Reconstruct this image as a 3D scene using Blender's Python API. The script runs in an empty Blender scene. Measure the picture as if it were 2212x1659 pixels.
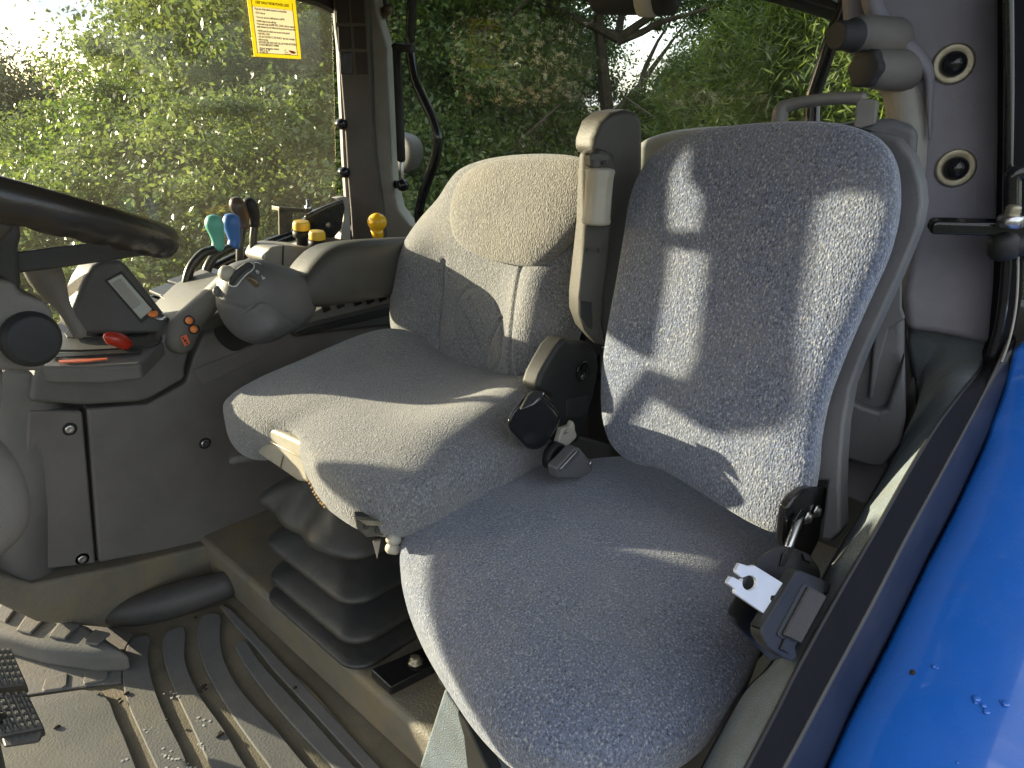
import bpy, bmesh, math, random
import numpy as np
from mathutils import Vector, Matrix

# ------------------------------------------------------------------ camera, world, sun, exposure
sc = bpy.context.scene
col = sc.collection
YAW, PITCH = math.radians(46.4), math.radians(21.4)
RV = Vector((math.cos(YAW), -math.sin(YAW), 0))
FV = Vector((math.sin(YAW) * math.cos(PITCH), math.cos(YAW) * math.cos(PITCH), -math.sin(PITCH)))
UV = RV.cross(FV)
cam_d = bpy.data.cameras.new('camera')
cam = bpy.data.objects.new('camera', cam_d); col.objects.link(cam)
cam.matrix_world = Matrix(((RV.x, UV.x, -FV.x, 0), (RV.y, UV.y, -FV.y, 0), (RV.z, UV.z, -FV.z, 0), (0, 0, 0, 1)))
cam_d.sensor_width = 36; cam_d.lens = 25.2; cam_d.clip_start = 0.02; cam_d.clip_end = 2000
sc.camera = cam

SUN_AZ, SUN_EL = math.radians(-25), math.radians(12)     # azimuth from +Y towards +X
SUN_DIR = Vector((math.sin(SUN_AZ) * math.cos(SUN_EL), math.cos(SUN_AZ) * math.cos(SUN_EL), math.sin(SUN_EL)))
world = bpy.data.worlds.new('World'); sc.world = world; world.use_nodes = True
wn, wl = world.node_tree.nodes, world.node_tree.links
bg = wn['Background']; bg.inputs['Strength'].default_value = 0.15
sky = wn.new('ShaderNodeTexSky'); sky.sky_type = 'NISHITA'; sky.sun_disc = False
sky.sun_elevation = math.radians(20); sky.sun_elevation = SUN_EL; sky.sun_rotation = SUN_AZ; sky.dust_density = 1.5; sky.air_density = 1.0
tc = wn.new('ShaderNodeTexCoord'); mp = wn.new('ShaderNodeMapping'); mp.inputs['Scale'].default_value = (1, 1, 2.6)
nz = wn.new('ShaderNodeTexNoise'); nz.inputs['Scale'].default_value = 2.1; nz.inputs['Detail'].default_value = 7; nz.inputs['Roughness'].default_value = 0.55
rp = wn.new('ShaderNodeValToRGB'); rp.color_ramp.elements[0].position = 0.36; rp.color_ramp.elements[1].position = 0.56
mx = wn.new('ShaderNodeMixRGB'); mx.inputs['Color2'].default_value = (3.7, 3.75, 3.8, 1)
wl.new(tc.outputs['Generated'], mp.inputs['Vector']); wl.new(mp.outputs[0], nz.inputs['Vector']); wl.new(nz.outputs['Fac'], rp.inputs['Fac'])
n2_ = wn.new('ShaderNodeTexNoise'); n2_.inputs['Scale'].default_value = 5.5; n2_.inputs['Detail'].default_value = 6; wl.new(mp.outputs[0], n2_.inputs['Vector'])
r2_ = wn.new('ShaderNodeValToRGB'); r2_.color_ramp.elements[0].position = 0.35; r2_.color_ramp.elements[1].position = 0.68
r2_.color_ramp.elements[0].color = (0.42, 0.44, 0.48, 1); r2_.color_ramp.elements[1].color = (1, 1, 1, 1); wl.new(n2_.outputs['Fac'], r2_.inputs['Fac'])
cm_ = wn.new('ShaderNodeMixRGB'); cm_.blend_type = 'MULTIPLY'; cm_.inputs['Fac'].default_value = 1.0; cm_.inputs['Color1'].default_value = (3.9, 3.85, 3.75, 1)
wl.new(r2_.outputs['Color'], cm_.inputs['Color2']); wl.new(cm_.outputs[0], mx.inputs['Color2'])
wl.new(rp.outputs['Color'], mx.inputs['Fac']); wl.new(sky.outputs[0], mx.inputs['Color1']); wl.new(mx.outputs[0], bg.inputs['Color'])

sun_d = bpy.data.lights.new('sun', 'SUN'); sun_d.energy = 3.5; sun_d.angle = math.radians(0.55); sun_d.color = (1.0, 0.85, 0.61)
sun = bpy.data.objects.new('sun', sun_d); col.objects.link(sun)
sun.rotation_euler = SUN_DIR.to_track_quat('Z', 'Y').to_euler()
sc.view_settings.view_transform = 'Standard'; sc.view_settings.look = 'None'; sc.view_settings.gamma = 1
sc.view_settings.exposure = 2.2; sc.view_settings.use_curve_mapping = False
sc.cycles.use_denoising = True; sc.cycles.max_bounces = 10; sc.cycles.transparent_max_bounces = 16
sc.cycles.sample_clamp_indirect = 8

# ------------------------------------------------------------------ where a sight line meets a plane of the cab
FP, CX, CY = 1548.4, 1106.0, 829.5
def ray(q):
    return RV * ((q[0] - CX) / FP) + UV * ((CY - q[1]) / FP) + FV
def on(q, x=None, y=None, z=None, t=None, pl=None):
    d = ray(q)
    if x is not None: return d * (x / d.x)
    if y is not None: return d * (y / d.y)
    if z is not None: return d * (z / d.z)
    if t is not None: return d * t
    p0, n = Vector(pl[0]), Vector(pl[1])
    return d * (p0.dot(n) / d.dot(n))
def ons(qs, **k): return [on(q, **k) for q in qs]

# ------------------------------------------------------------------ materials
M = {}
def nodes(name):
    m = bpy.data.materials.new(name); m.use_nodes = True
    nt = m.node_tree; b = nt.nodes['Principled BSDF']
    return m, nt, nt.nodes, nt.links, b
def plastic(name, c, rough=0.5, bump=0.15, scale=900, var=0.18, dirt=None, dirt_amt=0.5, metal=0.0, spec=0.5, coat=0.0, dscale=9):
    m, nt, N, L, b = nodes(name)
    t = N.new('ShaderNodeTexCoord')
    n1 = N.new('ShaderNodeTexNoise'); n1.inputs['Scale'].default_value = dscale; n1.inputs['Detail'].default_value = 8; n1.inputs['Roughness'].default_value = 0.62
    L.new(t.outputs['Object'], n1.inputs['Vector'])
    r = N.new('ShaderNodeValToRGB'); r.color_ramp.elements[0].position = 0.3; r.color_ramp.elements[1].position = 0.72
    lo = tuple(v * (1 - var) for v in c); hi = tuple(min(1, v * (1 + var)) for v in c)
    r.color_ramp.elements[0].color = (*lo, 1); r.color_ramp.elements[1].color = (*hi, 1)
    L.new(n1.outputs['Fac'], r.inputs['Fac'])
    out = r.outputs['Color']
    if dirt:
        n2 = N.new('ShaderNodeTexNoise'); n2.inputs['Scale'].default_value = dscale * 0.7; n2.inputs['Detail'].default_value = 10; n2.inputs['Roughness'].default_value = 0.7
        mpn = N.new('ShaderNodeMapping'); mpn.inputs['Location'].default_value = (3.1, 7.7, 1.3)
        L.new(t.outputs['Object'], mpn.inputs['Vector']); L.new(mpn.outputs[0], n2.inputs['Vector'])
        r2 = N.new('ShaderNodeValToRGB'); r2.color_ramp.elements[0].position = 0.45; r2.color_ramp.elements[1].position = 0.72
        r2.color_ramp.elements[1].color = (dirt_amt, dirt_amt, dirt_amt, 1)
        L.new(n2.outputs['Fac'], r2.inputs['Fac'])
        mm = N.new('ShaderNodeMixRGB'); mm.inputs['Color2'].default_value = (*dirt, 1)
        L.new(r2.outputs['Color'], mm.inputs['Fac']); L.new(out, mm.inputs['Color1']); out = mm.outputs[0]
    L.new(out, b.inputs['Base Color'])
    rr = N.new('ShaderNodeMapRange'); rr.inputs['To Min'].default_value = max(0.02, rough - 0.08); rr.inputs['To Max'].default_value = min(1, rough + 0.12)
    L.new(n1.outputs['Fac'], rr.inputs['Value']); L.new(rr.outputs[0], b.inputs['Roughness'])
    b.inputs['Metallic'].default_value = metal; b.inputs['Specular IOR Level'].default_value = spec
    if coat: b.inputs['Coat Weight'].default_value = coat; b.inputs['Coat Roughness'].default_value = 0.04
    if bump:
        n3 = N.new('ShaderNodeTexNoise'); n3.inputs['Scale'].default_value = scale; n3.inputs['Detail'].default_value = 2
        L.new(t.outputs['Object'], n3.inputs['Vector'])
        bp = N.new('ShaderNodeBump'); bp.inputs['Strength'].default_value = bump; bp.inputs['Distance'].default_value = 0.002
        L.new(n3.outputs['Fac'], bp.inputs['Height']); L.new(bp.outputs[0], b.inputs['Normal'])
    M[name] = m; return m
def fabric(name, dark, mid, light, accent, worn, wornamt=0.45):
    m, nt, N, L, b = nodes(name)
    t = N.new('ShaderNodeTexCoord')
    mpp = N.new('ShaderNodeMapping'); mpp.inputs['Scale'].default_value = (1, 1, 0.55)
    L.new(t.outputs['Object'], mpp.inputs['Vector'])
    n1 = N.new('ShaderNodeTexNoise'); n1.inputs['Scale'].default_value = 400; n1.inputs['Detail'].default_value = 3; n1.inputs['Roughness'].default_value = 0.75
    L.new(mpp.outputs[0], n1.inputs['Vector'])
    r = N.new('ShaderNodeValToRGB'); e = r.color_ramp.elements
    e[0].position = 0.36; e[0].color = (*dark, 1); e[1].position = 0.64; e[1].color = (*light, 1)
    k = e.new(0.47); k.color = (*mid, 1); k = e.new(0.54); k.color = (*accent, 1)
    L.new(n1.outputs['Fac'], r.inputs['Fac'])
    n2 = N.new('ShaderNodeTexNoise'); n2.inputs['Scale'].default_value = 9; n2.inputs['Detail'].default_value = 9; n2.inputs['Roughness'].default_value = 0.7
    L.new(t.outputs['Object'], n2.inputs['Vector'])
    r2 = N.new('ShaderNodeValToRGB'); r2.color_ramp.elements[0].position = 0.4; r2.color_ramp.elements[1].position = 0.75
    r2.color_ramp.elements[1].color = (wornamt,) * 3 + (1,)
    L.new(n2.outputs['Fac'], r2.inputs['Fac'])
    mm = N.new('ShaderNodeMixRGB'); mm.inputs['Color2'].default_value = (*worn, 1)
    L.new(r2.outputs['Color'], mm.inputs['Fac']); L.new(r.outputs['Color'], mm.inputs['Color1'])
    L.new(mm.outputs[0], b.inputs['Base Color'])
    b.inputs['Roughness'].default_value = 0.95; b.inputs['Specular IOR Level'].default_value = 0.15
    b.inputs['Sheen Weight'].default_value = 0.35; b.inputs['Sheen Roughness'].default_value = 0.5
    vo = N.new('ShaderNodeTexVoronoi'); vo.inputs['Scale'].default_value = 420
    L.new(mpp.outputs[0], vo.inputs['Vector'])
    n4 = N.new('ShaderNodeTexNoise'); n4.inputs['Scale'].default_value = 120; n4.inputs['Detail'].default_value = 4
    L.new(t.outputs['Object'], n4.inputs['Vector'])
    ad = N.new('ShaderNodeMath'); ad.operation = 'ADD'; L.new(vo.outputs['Distance'], ad.inputs[0]); L.new(n4.outputs['Fac'], ad.inputs[1])
    bp = N.new('ShaderNodeBump'); bp.inputs['Strength'].default_value = 0.7; bp.inputs['Distance'].default_value = 0.0018
    L.new(ad.outputs[0], bp.inputs['Height']); L.new(bp.outputs[0], b.inputs['Normal'])
    M[name] = m; return m
def glass(name, dust_haze, tint=(0.93, 0.96, 0.95)):
    m, nt, N, L, b = nodes(name)
    N.remove(b); o = N['Material Output']
    tr = N.new('ShaderNodeBsdfTransparent'); tr.inputs['Color'].default_value = (*tint, 1)
    gl = N.new('ShaderNodeBsdfGlossy'); gl.inputs['Roughness'].default_value = 0.03
    lw = N.new('ShaderNodeLayerWeight'); lw.inputs['Blend'].default_value = 0.5
    pw = N.new('ShaderNodeMath'); pw.operation = 'POWER'; pw.inputs[1].default_value = 5; L.new(lw.outputs['Facing'], pw.inputs[0])
    fr = N.new('ShaderNodeMath'); fr.operation = 'MULTIPLY_ADD'; fr.inputs[1].default_value = 0.25; fr.inputs[2].default_value = 0.015; L.new(pw.outputs[0], fr.inputs[0])
    m1 = N.new('ShaderNodeMixShader'); L.new(fr.outputs[0], m1.inputs[0]); L.new(tr.outputs[0], m1.inputs[1]); L.new(gl.outputs[0], m1.inputs[2])
    tl = N.new('ShaderNodeBsdfTranslucent'); tl.inputs['Color'].default_value = (0.9, 0.86, 0.72, 1)
    df = N.new('ShaderNodeBsdfDiffuse'); df.inputs['Color'].default_value = (0.6, 0.57, 0.5, 1)
    m0 = N.new('ShaderNodeMixShader'); m0.inputs[0].default_value = 0.3; L.new(tl.outputs[0], m0.inputs[1]); L.new(df.outputs[0], m0.inputs[2])
    t = N.new('ShaderNodeTexCoord')
    n = N.new('ShaderNodeTexNoise'); n.inputs['Scale'].default_value = 3.2; n.inputs['Detail'].default_value = 9; n.inputs['Roughness'].default_value = 0.6
    L.new(t.outputs['Object'], n.inputs['Vector'])
    mr = N.new('ShaderNodeMapRange'); mr.inputs['From Min'].default_value = 0.35; mr.inputs['From Max'].default_value = 0.75
    mr.inputs['To Min'].default_value = dust_haze * 0.5; mr.inputs['To Max'].default_value = dust_haze * 1.7  # dirt film on the pane, with lens haze painted into it
    L.new(n.outputs['Fac'], mr.inputs['Value'])
    # dried specks
    v = N.new('ShaderNodeTexVoronoi'); v.inputs['Scale'].default_value = 55; L.new(t.outputs['Object'], v.inputs['Vector'])
    lt = N.new('ShaderNodeMath'); lt.operation = 'LESS_THAN'; lt.inputs[1].default_value = 0.06; L.new(v.outputs['Distance'], lt.inputs[0])
    ml = N.new('ShaderNodeMath'); ml.operation = 'MULTIPLY_ADD'; ml.inputs[1].default_value = 0.12; L.new(lt.outputs[0], ml.inputs[0]); L.new(mr.outputs[0], ml.inputs[2])
    m2 = N.new('ShaderNodeMixShader'); L.new(ml.outputs[0], m2.inputs[0]); L.new(m1.outputs[0], m2.inputs[1]); L.new(m0.outputs[0], m2.inputs[2])
    L.new(m2.outputs[0], o.inputs['Surface']); M[name] = m; return m
def leafmat(name, c1, c2, trans=0.45):
    m, nt, N, L, b = nodes(name)
    N.remove(b); o = N['Material Output']
    g = N.new('ShaderNodeNewGeometry')
    r = N.new('ShaderNodeValToRGB'); r.color_ramp.elements[0].color = (*c1, 1); r.color_ramp.elements[1].color = (*c2, 1)
    L.new(g.outputs['Random Per Island'], r.inputs['Fac'])
    d = N.new('ShaderNodeBsdfPrincipled'); d.inputs['Roughness'].default_value = 0.38; L.new(r.outputs['Color'], d.inputs['Base Color'])
    h = N.new('ShaderNodeHueSaturation'); h.inputs['Value'].default_value = 1.9; h.inputs['Hue'].default_value = 0.485; h.inputs['Saturation'].default_value = 1.05
    L.new(r.outputs['Color'], h.inputs['Color'])
    t = N.new('ShaderNodeBsdfTranslucent'); L.new(h.outputs[0], t.inputs['Color'])
    mxs = N.new('ShaderNodeMixShader'); mxs.inputs[0].default_value = trans
    L.new(d.outputs[0], mxs.inputs[1]); L.new(t.outputs[0], mxs.inputs[2]); L.new(mxs.outputs[0], o.inputs['Surface'])
    M[name] = m; return m

plastic('trim_brown', (0.15, 0.136, 0.128), 0.6, 0.35, 700, dirt=(0.16, 0.14, 0.11), dirt_amt=0.25)
plastic('trim_grey', (0.118, 0.113, 0.108), 0.55, 0.35, 700, dirt=(0.2, 0.18, 0.14), dirt_amt=0.3)
plastic('trim_dark', (0.055, 0.053, 0.052), 0.5, 0.3, 700, dirt=(0.12, 0.1, 0.08), dirt_amt=0.3)
plastic('trim_mauve', (0.2, 0.19, 0.225), 0.6, 0.35, 800, dirt=(0.2, 0.18, 0.17), dirt_amt=0.2)
plastic('shell_grey', (0.105, 0.105, 0.112), 0.45, 0.4, 650, dirt=(0.2, 0.19, 0.17), dirt_amt=0.25)
plastic('armrest_grey', (0.066, 0.062, 0.054), 0.45, 0.5, 600)
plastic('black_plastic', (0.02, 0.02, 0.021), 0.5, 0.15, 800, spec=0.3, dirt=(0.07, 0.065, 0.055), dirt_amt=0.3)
plastic('black_gloss', (0.012, 0.012, 0.014), 0.15, 0.0, dirt=(0.06, 0.055, 0.045), dirt_amt=0.15)
plastic('black_felt', (0.014, 0.014, 0.017), 0.95, 0.4, 900, spec=0.1)
plastic('navy_gloss', (0.011, 0.012, 0.018), 0.34, 0.0, dirt=(0.1, 0.1, 0.1), dirt_amt=0.2)
plastic('wheel_rim', (0.03, 0.025, 0.02), 0.28, 0.1, 400)
plastic('rubber', (0.032, 0.032, 0.033), 0.42, 0.25, 600, dirt=(0.16, 0.14, 0.1), dirt_amt=0.35)
plastic('mat', (0.135, 0.134, 0.13), 0.78, 0.35, 260, spec=0.25, dirt=(0.24, 0.21, 0.155), dirt_amt=0.6, dscale=7)
plastic('mat_groove', (0.135, 0.116, 0.08), 0.8, 0.5, 330, dirt=(0.24, 0.2, 0.14), dirt_amt=0.8)
plastic('mat_step', (0.165, 0.148, 0.115), 0.6, 0.6, 330, dirt=(0.24, 0.18, 0.09), dirt_amt=0.9, dscale=14)
plastic('tan_plastic', (0.42, 0.39, 0.33), 0.5, 0.15, 700, dirt=(0.25, 0.19, 0.1), dirt_amt=0.3)
plastic('pale_grey', (0.3, 0.29, 0.27), 0.55, 0.25, 700, dirt=(0.2, 0.17, 0.13), dirt_amt=0.3)
plastic('metal', (0.6, 0.6, 0.62), 0.3, 0.0, metal=1.0, dirt=(0.25, 0.2, 0.14), dirt_amt=0.3)
plastic('chrome', (0.78, 0.79, 0.84), 0.35, 0.0, metal=0.25, var=0.04, dscale=40)
plastic('steel_worn', (0.36, 0.33, 0.25), 0.4, 0.2, 500, metal=0.7, dirt=(0.2, 0.13, 0.06), dirt_amt=0.5, dscale=40)
plastic('painted_steel', (0.03, 0.03, 0.03), 0.3, 0.0, dirt=(0.22, 0.18, 0.1), dirt_amt=0.4, dscale=40)
plastic('teal', (0.13, 0.45, 0.36), 0.4, 0.1, 500, var=0.06)
plastic('blue_knob', (0.06, 0.17, 0.5), 0.4, 0.1, 500, var=0.06)
plastic('brown_knob', (0.09, 0.055, 0.035), 0.35, 0.1, 500)
plastic('yellow', (0.8, 0.5, 0.03), 0.35, 0.05, 500, var=0.06)
plastic('amber', (0.85, 0.48, 0.02), 0.2, 0.0, var=0.05)
plastic('red_knob', (0.42, 0.03, 0.015), 0.25, 0.0, var=0.08)
plastic('knob_rubber', (0.022, 0.022, 0.024), 0.7, 0.2, 500)
plastic('pillar_brown', (0.095, 0.082, 0.073), 0.65, 0.35, 700)
plastic('handle_grey', (0.19, 0.18, 0.165), 0.5, 0.35, 600)
plastic('cell_maroon', (0.03, 0.018, 0.017), 0.6, 0.1, 700)
plastic('orange', (0.85, 0.26, 0.07), 0.45, 0.0, var=0.06)
plastic('orange_decal', (0.75, 0.15, 0.06), 0.5, 0.0, var=0.06)
plastic('white_print', (0.7, 0.7, 0.66), 0.6, 0.0, var=0.03)
plastic('dark_print', (0.03, 0.03, 0.03), 0.6, 0.0, var=0.03)
plastic('screen', (0.22, 0.235, 0.19), 0.15, 0.0, var=0.06)
plastic('sticker_yellow', (0.85, 0.7, 0.05), 0.45, 0.0, var=0.04)
plastic('sticker_white', (0.8, 0.75, 0.6), 0.45, 0.0, var=0.03)
plastic('webbing', (0.06, 0.052, 0.05), 0.85, 0.9, 300)
plastic('foam', (0.25, 0.16, 0.07), 0.95, 0.8, 200, var=0.4)
plastic('bark', (0.09, 0.07, 0.05), 0.95, 1.0, 30, var=0.4)
plastic('tyre', (0.02, 0.02, 0.02), 0.8, 0.4, 100)
plastic('carpet', (0.17, 0.2, 0.225), 0.95, 0.9, 500, dirt=(0.15, 0.145, 0.11), dirt_amt=0.6, dscale=22, spec=0.1)
plastic('blue_paint', (0.013, 0.125, 0.52), 0.25, 0.0, var=0.03, coat=1.0, dirt=(0.1, 0.14, 0.4), dirt_amt=0.12, dscale=30)
plastic('mud', (0.03, 0.022, 0.014), 0.95, 0.8, 300)
plastic('lime_spot', (0.42, 0.42, 0.4), 0.9, 0.4, 300)
plastic('smoke_lens', (0.1, 0.07, 0.035), 0.15, 0.0)
fabric('fabric_blue', (0.036, 0.042, 0.068), (0.15, 0.163, 0.195), (0.39, 0.38, 0.35), (0.085, 0.125, 0.25), (0.24, 0.24, 0.24), 0.45)
fabric('fabric_taupe', (0.085, 0.08, 0.075), (0.195, 0.187, 0.175), (0.34, 0.32, 0.275), (0.16, 0.16, 0.165), (0.265, 0.245, 0.21), 0.6)
fabric('fabric_grey', (0.07, 0.07, 0.075), (0.18, 0.178, 0.18), (0.36, 0.345, 0.31), (0.14, 0.155, 0.20), (0.27, 0.255, 0.225), 0.55)
glass('side_glass', 0.008); glass('rear_glass', 0.006)
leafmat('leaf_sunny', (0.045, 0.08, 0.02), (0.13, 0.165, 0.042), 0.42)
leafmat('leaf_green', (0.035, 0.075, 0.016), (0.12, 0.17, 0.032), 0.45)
leafmat('leaf_shaded', (0.028, 0.062, 0.022), (0.10, 0.155, 0.045), 0.42)  # shade over the rear trees is put into a deeper green
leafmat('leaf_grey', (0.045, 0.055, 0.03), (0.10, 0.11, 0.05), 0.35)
leafmat('needle', (0.05, 0.09, 0.015), (0.14, 0.19, 0.035), 0.45)

for nm in ('sticker_yellow', 'sticker_white'):
    m_ = M[nm]; N_, L_ = m_.node_tree.nodes, m_.node_tree.links; b_ = N_['Principled BSDF']
    t_ = N_.new('ShaderNodeBsdfTranslucent'); t_.inputs['Color'].default_value = (0.95, 0.85, 0.12, 1) if 'yellow' in nm else (0.95, 0.9, 0.76, 1)
    x_ = N_.new('ShaderNodeMixShader'); x_.inputs[0].default_value = 0.45
    L_.new(b_.outputs[0], x_.inputs[1]); L_.new(t_.outputs[0], x_.inputs[2]); L_.new(x_.outputs[0], N_['Material Output'].inputs['Surface'])

# ------------------------------------------------------------------ object helpers
WLOC = {}
def props(o, label=None, cat=None, group=None, kind=None):
    if label: o['label'] = label
    if cat: o['category'] = cat
    if group: o['group'] = group
    if kind: o['kind'] = kind
    return o
def thing(name, loc, label, cat, group=None):
    o = bpy.data.objects.new(name, None); col.objects.link(o); o.location = loc; o.empty_display_size = 0.05
    WLOC[o.name] = Vector(loc); return props(o, label, cat, group)
def mesh(name, vs, fs, mat, parent=None, smooth=True, bevel=0, seg=3, origin=None, sub=0, angle=35, **pk):
    vs = [Vector(v) for v in vs]
    if origin is None:
        lo = Vector((min(v.x for v in vs), min(v.y for v in vs), min(v.z for v in vs))); hi = Vector((max(v.x for v in vs), max(v.y for v in vs), max(v.z for v in vs)))
        c = (lo + hi) / 2
    else: c = Vector(origin)
    me = bpy.data.meshes.new(name)
    me.from_pydata([tuple(v - c) for v in vs], [], fs); me.update()
    bm = bmesh.new(); bm.from_mesh(me); bmesh.ops.recalc_face_normals(bm, faces=bm.faces[:]); bm.to_mesh(me); bm.free()
    if smooth: me.polygons.foreach_set('use_smooth', [True] * len(me.polygons))
    me.materials.append(M[mat])
    o = bpy.data.objects.new(name, me); col.objects.link(o)
    if parent is not None: o.parent = parent; o.location = c - WLOC[parent.name]
    else: o.location = c
    WLOC[o.name] = c
    if bevel:
        b = o.modifiers.new('Bevel', 'BEVEL'); b.width = bevel; b.segments = seg; b.limit_method = 'ANGLE'; b.angle_limit = math.radians(angle)
        b.harden_normals = True; b.use_clamp_overlap = True
    if sub:
        s = o.modifiers.new('Sub', 'SUBSURF'); s.levels = sub; s.render_levels = sub
    return props(o, **pk)
def prism(name, pts, ext, mat, parent=None, bevel=0.003, **k):
    n = len(pts); e = Vector(ext)
    vs = [Vector(p) for p in pts] + [Vector(p) + e for p in pts]
    fs = [list(range(n)), list(range(2 * n - 1, n - 1, -1))] + [[i, (i + 1) % n, n + (i + 1) % n, n + i] for i in range(n)]
    if not bevel: k.setdefault('smooth', False)
    return mesh(name, vs, fs, mat, parent, bevel=bevel, **k)
def slab(name, qs, ext, mat, parent=None, x=None, y=None, z=None, t=None, pl=None, smoothn=0, **k):
    if isinstance(ext, (int, float)): ext = away(qs, ext)
    pts = ons(qs, x=x, y=y, z=z, t=t, pl=pl)
    if smoothn: pts = smooth_loop(pts, smoothn)
    return prism(name, pts, ext, mat, parent, **k)
def cr(p0, p1, p2, p3, t):
    return 0.5 * ((2 * p1) + (-p0 + p2) * t + (2 * p0 - 5 * p1 + 4 * p2 - p3) * t * t + (-p0 + 3 * p1 - 3 * p2 + p3) * t ** 3)
def away(qs, d):
    c = (sum(p[0] for p in qs) / len(qs), sum(p[1] for p in qs) / len(qs)); return ray(c).normalized() * d
def smooth_loop(pts, n):
    pts = [Vector(p) for p in pts]; m = len(pts); out = []
    for i in range(m):
        for j in range(n):
            out.append(cr(pts[i - 1], pts[i], pts[(i + 1) % m], pts[(i + 2) % m], j / n))
    return out
def smooth_line(pts, n):
    pts = [Vector(p) for p in pts]; m = len(pts); out = []
    for i in range(m - 1):
        a, d = pts[max(i - 1, 0)], pts[min(i + 2, m - 1)]
        for j in range(n): out.append(cr(a, pts[i], pts[i + 1], d, j / n))
    return out + [pts[-1]]
def tube(name, pts, r, mat, parent=None, seg=14, n=6, flat=1.0, up=None, cap=True, **k):
    """r: number or list of one radius per point; rounded ends."""
    pts = [Vector(p) for p in pts]
    rr = r if isinstance(r, (list, tuple)) else [r] * len(pts)
    P = smooth_line([Vector((*p, w)) for p, w in zip(pts, rr)], n) if n > 1 else [Vector((*p, w)) for p, w in zip(pts, rr)]
    C = [Vector(p[:3]) for p in P]; W = [p[3] for p in P]
    T = [((C[min(i + 1, len(C) - 1)] - C[max(i - 1, 0)]).normalized()) for i in range(len(C))]
    a = Vector(up) if up else (Vector((0, 0, 1)) if abs(T[0].z) < 0.9 else Vector((1, 0, 0)))
    vs, fs = [], []
    rings = []
    def ring(c, t, w):
        nonlocal a
        u = (a - t * a.dot(t)).normalized(); a = u; v = t.cross(u)
        base = len(vs)
        for s in range(seg):
            an = 2 * math.pi * s / seg
            vs.append(c + u * (w * math.cos(an)) + v * (w * flat * math.sin(an)))
        rings.append(base)
    if cap:
        for f in (0.05, 0.45, 0.8): ring(C[0] - T[0] * W[0] * math.cos(math.asin(f)) * 0.6, T[0], W[0] * f)
    for c, t, w in zip(C, T, W): ring(c, t, w)
    if cap:
        for f in (0.8, 0.45, 0.05): ring(C[-1] + T[-1] * W[-1] * math.cos(math.asin(f)) * 0.6, T[-1], W[-1] * f)
    for i in range(len(rings) - 1):
        for s in range(seg):
            fs.append([rings[i] + s, rings[i] + (s + 1) % seg, rings[i + 1] + (s + 1) % seg, rings[i + 1] + s])
    fs.append([rings[0] + s for s in range(seg)][::-1]); fs.append([rings[-1] + s for s in range(seg)])
    return mesh(name, vs, fs, mat, parent, **k)
def lathe(name, prof, origin, axis, mat, parent=None, seg=28, **k):
    ax = Vector(axis).normalized(); u = ax.orthogonal().normalized(); v = ax.cross(u); o = Vector(origin)
    vs, fs = [], []
    for r_, h in prof:
        for s in range(seg):
            an = 2 * math.pi * s / seg
            vs.append(o + ax * h + u * (r_ * math.cos(an)) + v * (r_ * math.sin(an)))
    for i in range(len(prof) - 1):
        for s in range(seg):
            fs.append([i * seg + s, i * seg + (s + 1) % seg, (i + 1) * seg + (s + 1) % seg, (i + 1) * seg + s])
    fs.append(list(range(seg))); fs.append(list(range((len(prof) - 1) * seg, len(prof) * seg)))
    k.setdefault('bevel', 0)
    o = mesh(name, vs, fs, mat, parent, **k)
    if not k['bevel']:
        # keep flat caps crisp
        for p in o.data.polygons:
            if len(p.vertices) > 4: p.use_smooth = False
    return o
def box(name, c, s, mat, parent=None, rz=0, rx=0, ry=0, bevel=0.003, **k):
    R = Matrix.Rotation(rz, 3, 'Z') @ Matrix.Rotation(ry, 3, 'Y') @ Matrix.Rotation(rx, 3, 'X')
    vs = [Vector(c) + R @ Vector((sx * s[0] / 2, sy * s[1] / 2, sz * s[2] / 2)) for sx in (-1, 1) for sy in (-1, 1) for sz in (-1, 1)]
    fs = [[0, 1, 3, 2], [4, 6, 7, 5], [0, 4, 5, 1], [2, 3, 7, 6], [0, 2, 6, 4], [1, 5, 7, 3]]
    return mesh(name, vs, fs, mat, parent, bevel=bevel, **k)
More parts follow.
